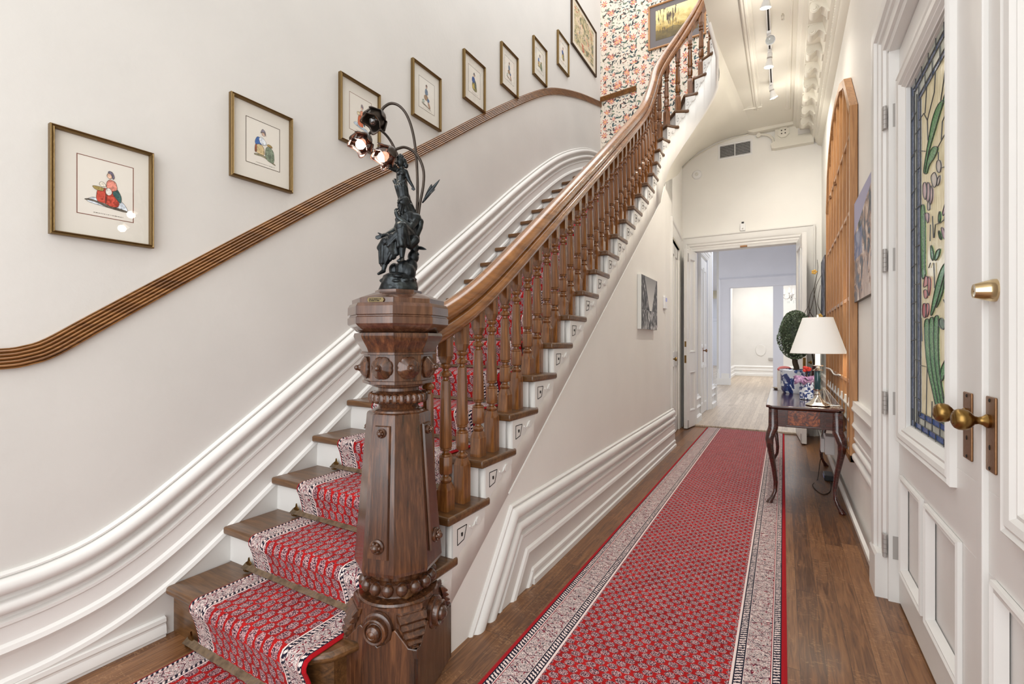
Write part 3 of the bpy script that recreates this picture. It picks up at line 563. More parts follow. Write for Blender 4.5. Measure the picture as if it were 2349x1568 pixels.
def place_bal(x,y,z,tall,total,rot):
    key=(tall,round(total,2))
    if key not in BC:
        o=baluster(tall,key[1]).xf(Matrix.Diagonal((1.17,1.17,1,1))).build('baluster','oak',bal,smooth=35,origin=(0,0,0)); BC[key]=o; used.add(o.name)
    else:
        o=BC[key].copy(); COL.objects.link(o); o.parent=bal
    o.location=Vector((x,y,z))-ORG[bal.name]; o.rotation_euler=(0,0,rot)
BC={}; used=set()
def railz(s): 
    i=min(max(int((s-ss[0])/.06),0),len(ss)-2); t=(s-ss[i])/.06; return lerp(rp_[i],rp_[i+1],t)
for k in range(3,27):
    R=.345
    if k<17: sl=[(yf(k)+.075,False),(yf(k)+.19,True)]
    elif k==17: sl=[(yf(17)+.06,False),(yf(17)+.15,True)]
    elif k==18: sl=[(5.09,True)]
    elif k==19: sl=[(5.22,True)]
    else:
        s0=C[1]+math.radians(180-A_[k])*R; sl=[(s0+.08,True)]
    for s,tall in sl:
        p=railz(s); place_bal(p.x,p.y,hk(k),tall,p.z-hk(k),0 if s<=C[1] else -(s-C[1])/R)
place_bal(-1.215,yf(2)+.205,hk(2),True,railz(yf(2)+.205).z-hk(2),0)
# ---------------------------------------------------------------- newel post (turned a little against the walls)
NC=Vector((-1.25,1.317,0)); NR=Matrix.Translation(NC)@Matrix.Rotation(math.radians(15),4,'Z')
newel=thing('newel_post','massive carved dark walnut newel post at the foot of the stairs','newel post',tuple(NC))
O8=PI/8
def L8(m,prof): return m.lathe([(r/math.cos(O8)*.985,z) for r,z in prof],8,rot=O8)
m=MB(); L8(m,[(.075,1.44),(.080,1.44),(.080,1.432),(.095,1.428),(.155,1.405),(.158,1.403),(.158,1.386)]); m.xf(NR).build('cap_top','newel_cap',newel,smooth=20)
m=MB(); L8(m,[(.150,1.386),(.166,1.386),(.172,1.374),(.173,1.346),(.168,1.343),(.168,1.339),(.173,1.336),(.173,1.314),(.168,1.308),(.143,1.288),(.135,1.284)]); m.xf(NR).build('cap','newel_cap',newel,smooth=20)
m=MB(); L8(m,[(.13,1.284),(.150,1.282),(.153,1.272),(.150,1.262),(.140,1.245),(.130,1.228),(.125,1.214),(.129,1.212),(.129,1.206),(.122,1.204)]); m.xf(NR).build('cove','newel',newel,smooth=25)
m=MB(); L8(m,[(.118,1.206),(.118,1.112),(.123,1.110),(.123,1.100),(.112,1.097)]); m.xf(NR).build('frieze_block','newel',newel,smooth=20)
for i in range(8):
    a=i*PI/4; c=Vector((.118*math.cos(a),.118*math.sin(a),1.158)); m=MB(); n=Vector((math.cos(a),math.sin(a),0)); q=n.to_track_quat('Z','Y').to_matrix()
    prof=[(.0,0),(.040,0),(.041,.005),(.034,.012),(.013,.024),(.010,.030)]
    rings=[]
    for r,h in prof: rings.append([c+q@Vector((r*(1-.07*(j%4==0))*math.cos(2*PI*j/32),r*(1-.07*(j%4==0))*math.sin(2*PI*j/32),h)) for j in range(32)])
    m.loft(rings); ro=m.xf(NR).build('rosette','newel',newel,smooth=20); MB().ball(c+n*.034,.0095,10,8).xf(NR).build('rosette_knob','newel',ro,smooth=60)
m=MB().lathe([(.10,1.098),(.098,1.09),(.075,1.082),(.075,1.072),(.095,1.065),(.092,1.06)],32)
m.lathe([(.09,1.062),(.102,1.058),(.107,1.047),(.102,1.036),(.09,1.032)],32)
for j in range(26):
    a=2*PI*j/26; m.cap((.0985*math.cos(a),.0985*math.sin(a),1.039),(.0985*math.cos(a),.0985*math.sin(a),1.055),.0115,.0115,8)
m.lathe([(.09,1.034),(.078,1.028),(.072,1.015),(.078,1.006),(.095,1.002),(.098,.996),(.085,.994)],32); m.xf(NR).build('turned_neck','newel',newel,smooth=40)
m=MB(); L8(m,[(.100,.996),(.106,.992),(.1085,.985),(.150,.452),(.146,.438),(.120,.428)]); shaft=m.xf(NR).build('shaft','newel',newel,smooth=20)
def face(i,u,z,out):   # point on tapered shaft face i: u across, z height
    a=i*PI/4; r=lerp(.1085,.150,(.985-z)/(.985-.452)); n=Vector((math.cos(a),math.sin(a),0)); t=Vector((-n.y,n.x,0)); return n*(r+out)+t*u+Vector((0,0,z))
for i in (0,2,4,6):
    m=MB(); w0,w1=.030,.040
    for (o,d) in ((.007,0),):
        P=[face(i,-w1,.50,0),face(i,w1,.50,0),face(i,w0,.955,0),face(i,-w0,.955,0)]; Q=[face(i,-w1+.003,.503,o),face(i,w1-.003,.503,o),face(i,w0-.003,.952,o),face(i,-w0+.003,.952,o)]; m.loft([P,Q])
    m.xf(NR).build('raised_panel','newel',shaft,smooth=20)
    for z,r in ((.93,.017),(.545,.026)):
        m=MB(); c=face(i,0,z,.007); n=Vector((math.cos(i*PI/4),math.sin(i*PI/4),0)); m.lathe([(0,0),(r,0),(r,.005),(r*.8,.009),(r*.5,.008)],20,c,ax=n); m.ball(c+n*.014,(r*.55,)*3,12,8)
        for j in range(6):
            a=j*PI/3; t=Vector((-n.y,n.x,0)); m.ball(c+n*.012+t*r*.55*math.cos(a)+Vector((0,0,r*.55*math.sin(a))),r*.24,8,6)
        m.xf(NR).build('boss','newel',shaft,smooth=40)
m=MB().lathe([(.11,.445),(.112,.43),(.104,.42),(.104,.405),(.122,.398),(.122,.36),(.104,.354),(.106,.345),(.12,.34)],36)
m.xf(NR).build('turned_collar','newel',newel,smooth=40)
b0=None
for j in range(16):
    a=2*PI*(j+.5)/16; m=MB().ball((.122*math.cos(a),.122*math.sin(a),.382),(.0215,.0215,.024),14,10)
    m.xf(NR).build('bead','newel',newel,smooth=60)
def csq(h,c,z):   # square of half-width h with corners cut by c
    return [(h,-h+c,z),(h,h-c,z),(h-c,h,z),(-h+c,h,z),(-h,h-c,z),(-h,-h+c,z),(-h+c,-h,z),(h-c,-h,z)]
m=MB().lathe([(.10,.345),(.142,.343),(.146,.336),(.14,.328),(.13,.325)],36); m.loft([csq(.137,.056,.336),csq(.138,.056,.325),csq(.138,.052,.32)]); m.xf(NR).build('disc','newel',newel,smooth=40)
m=MB().loft([csq(.140,.001,0),csq(.140,.001,.205),csq(.139,.012,.23),csq(.138,.03,.27),csq(.137,.046,.30),csq(.136,.053,.325)]); base_=m.xf(NR).build('base_block','newel',newel,smooth=20)
for i in range(4):
    R4=Matrix.Rotation(i*PI/2,4,'Z'); m=MB()
    pl=[(-.1505,0),(.1505,0),(.1505,.185),(.150,.215),(.118,.215),(.112,.222),(.10,.235),(.085,.25),(.075,.262),(.066,.268),(.055,.26),(.05,.235),(.0,.20),(-.05,.235),(-.055,.26),(-.066,.268),(-.075,.262),(-.085,.25),(-.10,.235),(-.112,.222),(-.118,.215),(-.150,.215),(-.1505,.185)]
    m.add([(x,-.140,z) for x,z in pl]+[(x,-.1505,z) for x,z in pl],[tuple(range(len(pl),2*len(pl)))]+[(a,(a+1)%len(pl),len(pl)+(a+1)%len(pl),len(pl)+a) for a in range(len(pl))])
    m.xf(NR@R4).build('face_plate','newel',newel,smooth=20,bevel=.003)
    m=MB().lathe([(0,0),(.056,0),(.056,.014),(.050,.018),(.046,.018),(.044,.034),(.040,.038),(.034,.036),(.030,.030),(.027,.031),(.024,.044),(.014,.052),(.012,.051),(.009,.054),(0,.056)],32,(0,-.138,.262),ax=(0,-1,0)); m.xf(NR@R4).build('roundel','newel',newel,smooth=35)
    m=MB()
    for j,(z0,z1,w) in enumerate(((.315,.292,.052),(.292,.270,.044),(.266,.246,.036),(.242,.226,.024),(.222,.205,.012))):
        o0=.138*1.414-lerp(.058,.004,(.325-z0)/.12)*.707; o1=.138*1.414-lerp(.058,.004,(.325-z1)/.12)*.707; n=Vector((1,-1,0)).normalized(); t=Vector((1,1,0)).normalized()
        pr_=[(o0-.01,z0),(o0+.004,z0-.002),(o1+.014,z1+.004),(o1+.012,z1),(o1-.01,z1)]
        m.loft([[tuple(n*o+t*sg*w*(1 if o<o1+.005 else .92)+Vector((0,0,z))) for o,z in pr_] for sg in (-1,1)])
    m.xf(NR@R4).build('carved_leaf','newel',newel,smooth=20)
m=MB().prism([(-.032,0),(-.028,-.0075),(.028,-.0075),(.032,0),(.028,.0075),(-.028,.0075)],-.161,-.1585,'y'); 
for r_,ww in ((.0025,(4,3,9,2,2)),(-.003,(3,7,2,6))):
    x=-.024
    for w in ww:
        for q in range(w): m.box((x,-.1618,r_-.0018),(x+.0011,-.161,r_+.0018),m=1); x+=.0019
        x+=.0018
m.xf(Matrix.Translation((0,0,1.3945))); m.xf(Matrix.Rotation(-PI/4*0-PI/4*0,4,'Z')); m.xf(NR@Matrix.Rotation(math.radians(0),4,'Z')); tag(m.build('name_plate',['dull','shadow_gap'],newel,smooth=0),'small engraved brass name plate')
# ---------------------------------------------------------------- carpets and rods
def carpet_strip(pts,x0,wd,thick=.009):   # pts: (y,z) centre line of the underside; the band is a closed slab with UVs in metres
    m=MB(); P=[Vector((0,y,z)) for y,z in pts]; s=0; S=[0]
    for a,b in zip(P,P[1:]): s+=(b-a).length; S.append(s)
    nr=[]
    for i in range(len(P)):
        t=(P[min(i+1,len(P)-1)]-P[max(i-1,0)]).normalized(); nr.append(Vector((0,-t.z,t.y)))
    xs=[0,.01,.02]+[wd*q/8 for q in range(1,8)]+[wd-.02,wd-.01,wd]; hs=[.3,.85,1]+[1]*7+[1,.85,.3]
    for i in range(len(P)-1):
        for j in range(len(xs)-1):
            q=[];u=[]
            for (ii,jj) in ((i,j),(i,j+1),(i+1,j+1),(i+1,j)):
                p=P[ii]+nr[ii]*thick*hs[jj]; q.append((x0+xs[jj],p.y,p.z)); u.append((xs[jj],S[ii]))
            m.add(q,[(0,1,2,3)],[u])
        for x in (0,wd): 
            a=P[i];b=P[i+1]; m.add([(x0+x,a.y,a.z),(x0+x,b.y,b.z),tuple(Vector((x0+x,0,0))+b+nr[i+1]*thick*.3),tuple(Vector((x0+x,0,0))+a+nr[i]*thick*.3)],[(0,1,2,3)],[[(0 if x==0 else wd,S[i])]*4])
    return m
o=carpet_strip([(.9+i*.2,.001) for i in range(33)]+[(7.37,.001)],-.967,.98).build('runner_rug','runner',smooth=60)
tag(o,'long red wool runner with cream floral border on the hall floor','rug')
pts=[(-.2,.001),(.4,.001),(.98,.001),(1.018,.006)]
for k in range(1,20):
    y,z=yf(k) if k<18 else (yf(17)+.2*(k-17)+.02),hk(k); yr=y+.03
    pts+=[(yr-.004,z-.16),(yr-.014,z-.11),(yr-.024,z-.07),(yr-.033,z-.045),(y-.010,z-.030),(y-.010,z-.016),(y-.003,z-.003),(y+.012,z+.002),(y+.08,z+.002)]
    yn=(yf(k+1) if k<17 else (yf(17)+.2*(k-16)+.02)); pts+=[(yn-.02,z+.002),(yn+.018,z+.006)]
fine=[pts[0]]
o=carpet_strip(pts,-2.06,.72,.010).build('stair_runner','stair_carpet',smooth=60)
tag(o,'red paisley wool stair carpet with cream border running up the steps','carpet')
names=['floor at the foot of the stairs','first tread','second tread','third tread','fourth tread','fifth tread','sixth tread','seventh tread','eighth tread','ninth tread','tenth tread']
rod0=None
for k in range(0,11):
    y=yf(k+1)+.006; z=(hk(k) if k else 0)+.027; x0,x1=-2.13,-1.27 if k>1 else -1.30
    if rod0 is None:
        r=thing('stair_rod','flat worn brass stair rod lying on the '+names[0],'stair rod',(-1.7,y,z),'brass rods holding the stair carpet'); rod0=r; rk0=(y,z)
        c=MB().box((x0,y-.0145,z-.002),(x1,y+.0145,z+.002)).xf(Matrix.Translation((0,y,z))@Matrix.Rotation(math.radians(35),4,'X')@Matrix.Translation((0,-y,-z))).build('bar','rod',r,bevel=.001)
        for s,x in ((-1,x0+.03),(1,x1-.03)):
            m=MB().prism([(-.006,-.014),(.006,-.014),(.008,.0),(.016,.012),(.004,.02),(.0,.034),(-.004,.02),(-.016,.012),(-.008,0)],-.002,.004,'y').box((-.005,-.012,-.014),(.005,.006,-.008)); m.prism([(-.018,-.012),(.0,-.016),(.018,-.012),(.006,.0),(-.006,.0)],-.016,-.011,'z')
            m.xf(Matrix.Translation((x,y+.006,z))@Matrix.Scale(1.15,4)); m.build('bracket_clip','brass',r,smooth=30)
    else:
        r=rod0.copy(); COL.objects.link(r); r.location=(-1.7,y,z); r['label']='flat worn brass stair rod lying on the '+names[k]
        for ch in list(rod0.children): d=ch.copy(); COL.objects.link(d); d.parent=r
# ---------------------------------------------------------------- framed prints on the left wall
FIG={ # polygons in print coordinates (0..1 across, 0..1 up), colour
 'a':[('#d7e0ea',[(.08,.24),(.25,.34),(.42,.3),(.62,.34),(.8,.36),(.93,.22),(.9,.18),(.5,.2)]),('#5a5348',[(.06,.26),(.3,.26),(.5,.2),(.92,.17),(.9,.21),(.5,.24),(.2,.30)]),('#c2452f',[(.30,.27),(.33,.50),(.50,.52),(.72,.50),(.76,.24),(.60,.22),(.48,.26)]),('#8a3226',[(.47,.26),(.5,.26),(.52,.5),(.49,.5)]),('#2f5a58',[(.6,.46),(.7,.56),(.8,.42),(.78,.3),(.7,.36)]),('#d98a78',[(.5,.52),(.5,.62),(.56,.68),(.68,.66),(.72,.52),(.6,.48)]),('#e8e2da',[(.48,.5),(.56,.54),(.62,.46),(.56,.4),(.49,.42)]),('#f0ead8',[(.36,.58),(.42,.62),(.48,.58),(.5,.54),(.38,.53)]),('#a08a4a',[(.22,.52),(.46,.52),(.44,.45),(.28,.46)]),('#e2b9a0',[(.5,.72),(.53,.78),(.59,.78),(.61,.72),(.57,.68)]),('#6b6478',[(.52,.78),(.55,.82),(.62,.81),(.66,.72),(.62,.68),(.61,.76)]),('#4a4038',[(.62,.22),(.66,.18),(.7,.22)])],
 'b':[('#8a8468',[(.2,.22),(.5,.24),(.9,.12),(.88,.16),(.5,.28),(.22,.26)]),('#7c8a74',[(.55,.2),(.57,.50),(.84,.46),(.86,.14)]),('#3f68a8',[(.22,.5),(.3,.64),(.44,.62),(.46,.48),(.3,.4)]),('#c9b487',[(.24,.28),(.28,.48),(.5,.48),(.56,.26)]),('#9c5a3a',[(.22,.3),(.24,.46),(.3,.46),(.28,.28)]),('#dfe6ee',[(.34,.6),(.44,.66),(.58,.58),(.6,.5),(.42,.48)]),('#d9b6a2',[(.44,.7),(.47,.78),(.54,.76),(.54,.68)]),('#807a86',[(.4,.72),(.46,.84),(.56,.8),(.58,.68),(.53,.77),(.46,.76)]),('#b09458',[(.6,.5),(.8,.48),(.76,.54),(.64,.55)])],
 'c':[('#b8c6d4',[(.1,.22),(.3,.3),(.5,.22),(.8,.2),(.9,.12),(.5,.16)]),('#c8663e',[(.34,.24),(.38,.5),(.56,.5),(.64,.22),(.5,.2)]),('#445c70',[(.58,.5),(.68,.44),(.72,.24),(.62,.28)]),('#d48f70',[(.46,.5),(.48,.64),(.62,.64),(.64,.5)]),('#d8c9a8',[(.3,.56),(.46,.6),(.48,.5),(.34,.48)]),('#d9b6a2',[(.5,.68),(.52,.76),(.6,.74),(.6,.66)]),('#8a7f88',[(.5,.76),(.55,.82),(.63,.76),(.61,.68)])],
 'd':[('#8f8a78',[(.12,.22),(.4,.2),(.86,.1),(.5,.14),(.2,.18)]),('#66788c',[(.38,.5),(.36,.62),(.44,.72),(.56,.66),(.58,.52)]),('#9a7a58',[(.3,.46),(.34,.34),(.56,.34),(.6,.46),(.45,.52)]),('#486890',[(.52,.44),(.68,.4),(.66,.32),(.54,.3)]),('#b08a70',[(.56,.34),(.66,.3),(.76,.16),(.66,.14),(.58,.22)]),('#d9b6a2',[(.42,.72),(.42,.8),(.52,.8),(.52,.72)]),('#6a4a3c',[(.4,.78),(.46,.84),(.54,.8),(.5,.76)]),('#a8b4a8',[(.18,.3),(.3,.34),(.34,.24),(.2,.22)])],
 'e':[('#7c7a50',[(.28,.24),(.32,.5),(.62,.5),(.76,.18),(.5,.16)]),('#c0aa58',[(.3,.26),(.34,.4),(.5,.4),(.52,.2)]),('#385a94',[(.26,.48),(.3,.64),(.5,.66),(.58,.5),(.4,.42)]),('#54645c',[(.5,.6),(.66,.5),(.7,.3),(.58,.3)]),('#d0b09c',[(.42,.68),(.44,.76),(.52,.74),(.52,.66)]),('#4c4c54',[(.38,.7),(.46,.84),(.56,.76),(.53,.68),(.5,.77),(.43,.75)])]}
def hexc(h): return sr(int(h[1:3],16),int(h[3:5],16),int(h[5:7],16))
HC={}
def cm(h):
    if h not in HC: HC[h]=(lambda g,c0:g.col(g.ramp(g.noise(g.coord(),70,4,1),[(.35,tuple(q*.55 for q in c0)),(.5,c0),(.65,tuple(min(1,q*1.25+.03) for q in c0))])))(NG('print_ink_'+h[1:],.85),hexc(h)); M['ink'+h]=HC[h]
    return HC[h]
def framed(y,z,w,h,fig,label,kin=None):
    y0,y1,z0,z1=y,y+w,z,z+h; x=XL
    t=thing('framed_print',label,'picture',(x+.012,(y0+y1)/2,z0),'gold framed costume prints stepping up the stairs')
    F=.014; pr_=[(0,0),(.022,0),(.026,.003),(.022,.007),(.026,.011),(.02,F),(0,F)]
    pp=[(y0,z0),(y1,z0),(y1,z1),(y0,z1)]; m=MB(); rings=[]
    for (cy,cz),(sy,sz) in zip(pp,((1,1),(-1,1),(-1,-1),(1,-1))): rings.append([(x+.004+o,cy+sy*i,cz+sz*i) for o,i in pr_])
    rings.append(rings[0]); m.loft(rings,caps=False); m.build('frame','gold' ,t,smooth=20)
    MB().box((x+.002,y0+.002,z0+.002),(x+.010,y1-.002,z1-.002)).build('mat_board','paper',t,smooth=0)
    a,b=y0+w*.24,y1-w*.24*.85; c,d=z0+h*.235,z1-h*.20
    m=MB(); pp=[(a,c),(b,c),(b,d),(a,d)]; rings=[[(x+.0102,cy+sy*i,cz+sz*i) for i in (0,.0028)] for (cy,cz),(sy,sz) in zip(pp,((1,1),(-1,1),(-1,-1),(1,-1)))]; rings.append(rings[0]); m.loft(rings,close=False); m.build('ruled_line','red_line' if fig in 'ac' else 'golddark',t,smooth=0)
    m=MB(); mats=['paper2','golddark']; m.add([(x+.0104,a+.003,c+.003),(x+.0104,b-.003,c+.003),(x+.0104,b-.003,d-.003),(x+.0104,a+.003,d-.003)],[(0,1,2,3)],None,0)
    for i,(hc,pl) in enumerate(FIG[fig]):
        pl=chaikin([((u-.5)*.92+.5,(v-.5)*1.04+.5) for u,v in pl])
        cm(hc); mats.append('ink'+hc); m.add([(x+.0108+i*.00012,lerp(a,b,u),lerp(c,d,v)) for u,v in pl],[tuple(range(len(pl)))],None,i+2)
        for (u0,v0),(u1,v1) in zip(pl,pl[1:]+pl[:1]):
            A_p=Vector((lerp(a,b,u0),lerp(c,d,v0))); B_p=Vector((lerp(a,b,u1),lerp(c,d,v1))); nn=Vector((-(B_p-A_p).y,(B_p-A_p).x)).normalized()*.00055; X_=x+.01085+i*.00012+.00006
            m.add([(X_,A_p.x-nn.x,A_p.y-nn.y),(X_,B_p.x-nn.x,B_p.y-nn.y),(X_,B_p.x+nn.x,B_p.y+nn.y),(X_,A_p.x+nn.x,A_p.y+nn.y)],[(0,1,2,3)],None,1)
    xx=a+(b-a)*.28
    for q in range(14):
        ww=random.uniform(.003,.008)*w/.33; m.box((x+.0106,xx,c+.014+random.uniform(-.0008,.0008)),(x+.0108,xx+ww,c+.0155),m=1); xx+=ww+.002*w/.33
        if xx>b-.03: break
    m.build('print',mats,t,smooth=0)
    m=MB(); quad(m,[(x+.0135,y0+F,z0+F),(x+.0135,y1-F,z0+F),(x+.0135,y1-F,z1-F),(x+.0135,y0+F,z1-F)]); m.build('glass_pane','glass',t,smooth=0)
PX=[(.643,1.645,.326,.402,'a','framed print of woman in red skirt with basket, lowest and nearest in the row'),(1.290,2.055,.33,.405,'b','framed print of woman in blue leaning on a stone block, second from the bottom'),(1.937,2.47,.325,.41,'c','framed print of woman in orange skirt, third from the bottom behind the flower lamp'),(2.575,2.885,.325,.41,'d','framed print of seated figure in blue jacket, fourth from the bottom'),(3.203,3.29,.325,.41,'e','framed print of figure in blue and olive dress, fifth from the bottom'),(3.806,3.69,.325,.405,'d','framed print sixth from the bottom, above the bend of the wall rail'),(4.468,4.115,.327,.41,'b','framed print seventh from the bottom, small and steeply foreshortened'),(5.095,4.54,.33,.405,'e','framed print eighth from the bottom, next to the large flower panel')]
for p in PX: framed(*p)
def rect_frame(m,P,y0,y1,z0,z1,F,d,prof=None):
    pr_=prof or [(0,0),(d,0),(d+.004,F*.4),(d,F*.8),(d-.006,F),(0,F)]
    rings=[[P(cy+sy*i,cz+sz*i,o) for o,i in pr_] for cy,cz,sy,sz in ((y0,z0,1,1),(y1,z0,-1,1),(y1,z1,-1,-1),(y0,z1,1,-1))]; rings.append(rings[0]); m.loft(rings,caps=False); return m
t=thing('framed_picture','large framed flower panel high on the left wall beside the wallpaper','picture',(XL+.01,5.95,5.02))
rect_frame(MB(),lambda a,b,o:(XL+.003+o,a,b),5.52,6.42,5.02,5.66,.022,.022).build('frame','golddark',t,smooth=20)
m=MB(); quad(m,[(XL+.012,5.53,5.03),(XL+.012,6.41,5.03),(XL+.012,6.41,5.65),(XL+.012,5.53,5.65)]); m.build('painting','art_flower',t,smooth=0)
t=thing('framed_picture','framed golden reeds painting with grey mat on the flowered wallpaper','picture',(-1.27,YB-.01,5.28))
rect_frame(MB(),lambda a,b,o:(a,YB-.003-o,b),-1.63,-.88,5.30,5.91,.022,.024).build('frame','pine',t,smooth=20)
MB().box((-1.62,YB-.012,5.31),(-.89,YB-.004,5.90)).build('mat_board',plain('grey_mat',sr(112,106,106),.8),t,smooth=0)
m=MB(); quad(m,[(-1.53,YB-.0135,5.41),(-.98,YB-.0135,5.41),(-.98,YB-.0135,5.82),(-1.53,YB-.0135,5.82)]); m.build('painting','art_reeds',t,smooth=0)
def canvas(name,label,P,w,h,d,mat,loc):   # P(u,v,out)
    t=thing(name,label,'painting',loc); m=MB(); m.loft([[P(0,0,0),P(w,0,0),P(w,h,0),P(0,h,0)],[P(0,0,d),P(w,0,d),P(w,h,d),P(0,h,d)]]); m.build('stretcher_box','canvas_edge' if 'street' in mat else 'golddark',t,smooth=0)
    m=MB(); quad(m,[P(.001,.001,d+.0006),P(w-.001,.001,d+.0006),P(w-.001,h-.001,d+.0006),P(.001,h-.001,d+.0006)]); m.build('painted_face',mat,t,smooth=0)
canvas('canvas_painting','black and white city street canvas on the wall under the stairs',lambda u,v,o:(-1.155+o,4.30+u,1.37+v),.62,.50,.035,'art_street',(-1.155,4.6,1.37))
canvas('canvas_painting','colourful canvas of a village path beside the entrance door casing',lambda u,v,o:(.437-o,3.91-u,1.515+v-.0*u),.82,.665,.022,'art_village',(.425,3.5,1.515))
canvas('canvas_painting','blue grey canvas hanging behind the dried twigs past the pine frame',lambda u,v,o:(.437-o,7.15-u,1.56+v),.62,.70,.022,'art_blue',(.41,6.9,1.56))
# ---------------------------------------------------------------- bronze figure lamp on the newel
def T(a,b,z): return Vector((NC.x+.8664*a+.4994*b,NC.y+.4994*a-.8664*b,z))
def TM():
    return Matrix(((.8664,.4994,0,NC.x),(.4994,-.8664,0,NC.y),(0,0,1,0),(0,0,0,1)))
def sx(x,y,b=0): return T((x-291)*.000365,b,1.44+(1520-y)*.000365)    # drawing units of the lamp (front view)
lamp=thing('figure_lamp','dark bronze lamp of a seated bearded man with three flower lights on the newel post','lamp',(NC.x,NC.y,1.44))
random.seed(3)
m=MB(); rings=[]
for j,(z,r) in enumerate(((0,.072),(.012,.070),(.03,.066),(.045,.062),(.058,.056),(.066,.04),(.07,.01))):
    rings.append([T(r*(1+.07*math.sin(3*a+j))*math.cos(a),r*.92*(1+.06*math.cos(4*a+j*1.7))*math.sin(a),1.44+z) for a in [2*PI*i/28 for i in range(28)]])
m.loft(rings)
for q in range(16):
    a=random.uniform(0,6.28); m.ball(T(.054*math.cos(a),.051*math.sin(a),1.44+random.uniform(.01,.05)),(.018,.016,random.uniform(.006,.010)),10,6)
for (x,y,b,r) in ((350,1300,.012,.030),(410,1260,-.01,.026),(430,1160,-.02,.022),(440,1060,-.025,.018),(400,1330,.01,.028),(250,1300,.0,.022),(130,1240,.0,.012),(130,1170,-.01,.01)): m.ball(sx(x,y,b),(r,r,r*1.2),12,8)
m.build('rock_base','bronze',lamp,smooth=60,mods=[('REMESH',{'mode':'VOXEL','voxel_size':.0028,'use_smooth_shade':True}),('SMOOTH',{'iterations':3})])
# seated man
m=MB(); c=lambda p,q,ra,rb: m.cap(sx(*p),sx(*q),ra,rb,14)
c((405,960,-.02),(395,850,-.018),.034,.031); c((395,850,-.018),(385,760,-.012),.031,.030); c((335,770,.0),(455,765,-.018),.024,.024)
c((372,730,-.008),(345,650,.0),.016,.015); m.ball(sx(335,612,.004),(.0195,.020,.024),14,10); m.ball(sx(350,590,-.004),(.019,.020,.020),12,8)
c((360,600,-.012),(395,700,-.022),.016,.013); c((380,660,-.02),(420,740,-.02),.011,.012)
c((318,655,.016),(335,735,.016),.011,.005); c((325,660,.018),(318,720,.02),.007,.004); m.cap(sx(312,610,.022),sx(303,632,.027),.0030,.0042,8); m.ball(sx(318,598,.021),(.012,.005,.0035),10,6); m.ball(sx(330,640,.018),(.006,.005,.004),8,6); m.cap(sx(322,645,.020),sx(306,690,.026),.006,.0035,8); m.cap(sx(332,648,.018),sx(322,740,.026),.007,.003,8); m.cap(sx(342,655,.014),sx(344,745,.022),.007,.003,8); m.cap(sx(300,646,.022),sx(330,642,.022),.0028,.003,8)
for hx in range(6): m.cap(sx(318+hx*14,575+hx*3,.018-hx*.005),sx(352+hx*12,680+hx*8,.004-hx*.004),.0045,.0055,8)
c((460,770,-.018),(425,880,.022),.0185,.014); c((425,880,.022),(310,790,.034),.013,.0085); c((310,790,.034),(290,740,.034),.009,.008)
for i,(x,y) in enumerate(((276,712),(284,700),(294,697),(304,703))): m.cap(sx(286+i*6,745,.036),sx(x,y,.036-.002*i),.0034,.0026,8)
m.cap(sx(300,745,.038),sx(318,712,.034),.0036,.0026,8)
c((315,790,.0),(270,880,.0),.016,.012); c((270,880,.0),(175,955,.022),.011,.007); c((175,955,.022),(140,965,.026),.008,.008)
for i,(x,y) in enumerate(((84,975),(80,986),(84,997),(100,1003))): m.cap(sx(135,960+i*8,.028),sx(x,y,.030),.0034,.0025,8)
m.cap(sx(140,955,.028),sx(108,942,.032),.0036,.0026,8)
c((400,960,-.01),(360,905,.055),.031,.025); c((360,925,.055),(365,1060,.055),.025,.018); c((365,1060,.055),(362,1200,.056),.016,.0085); c((362,1215,.056),(352,1245,.078),.009,.007); m.ball(sx(350,1247,.082),(.009,.009,.006),10,6)
for i in range(4): m.ball(sx(336+i*9,1250,.088),.0032,8,6)
c((370,980,-.01),(205,1050,.042),.032,.025); c((205,1060,.042),(185,1200,.036),.025,.019); c((190,1200,.036),(165,1310,.036),.013,.008); c((165,1325,.036),(125,1362,.052),.008,.005)
body=m.build('seated_man','bronze',lamp,smooth=60,mods=[('REMESH',{'mode':'VOXEL','voxel_size':.0013,'use_smooth_shade':True}),('SMOOTH',{'iterations':3})])
# robe with folds
m=MB(); c=lambda p,q,ra,rb: m.cap(sx(*p),sx(*q),ra,rb,12)
for (p,q,ra,rb) in (((190,1080,.040),(180,1220,.036),.024,.018),((240,1070,.046),(215,1200,.036),.020,.014),((370,960,.045),(360,1070,.046),.026,.018),((310,1000,.045),(270,1080,.042),.022,.018),((400,960,.0),(350,900,.062),.02,.02),((350,905,.064),(330,1090,.062),.014,.009),((380,910,.062),(420,1060,.045),.016,.010),((350,1000,.06),(370,1080,.066),.016,.012),((200,1045,.052),(140,1100,.045),.02,.014),((150,1080,.046),(140,1250,.044),.013,.007),((175,1080,.054),(160,1250,.049),.012,.006),((215,1080,.056),(190,1255,.048),.009,.005),((240,1060,.058),(200,1230,.050),.008,.005),((340,930,.062),(240,1050,.062),.009,.009),((330,960,.066),(210,1060,.062),.007,.007),((320,1000,.066),(230,1090,.066),.007,.005),((270,1000,.05),(300,1150,.045),.02,.012),((250,1060,.05),(260,1180,.04),.022,.014),((460,1000,.01),(420,1060,.02),.02,.016),((290,1060,.056),(190,1260,.05),.006,.004),((310,1060,.055),(240,1220,.05),.006,.004),((420,745,-.02),(500,790,-.022),.016,.014),((500,790,-.024),(500,860,-.02),.014,.010),((500,850,-.02),(470,930,-.012),.011,.012),((430,730,-.012),(460,790,.0),.012,.010),((400,790,.006),(440,830,.016),.010,.008),((335,740,.006),(400,900,.0),.007,.008),((270,780,.0),(268,850,-.01),.006,.004),((190,960,.03),(260,990,.04),.007,.010),((240,970,.034),(330,940,.05),.009,.009)): c(p,q,ra,rb)
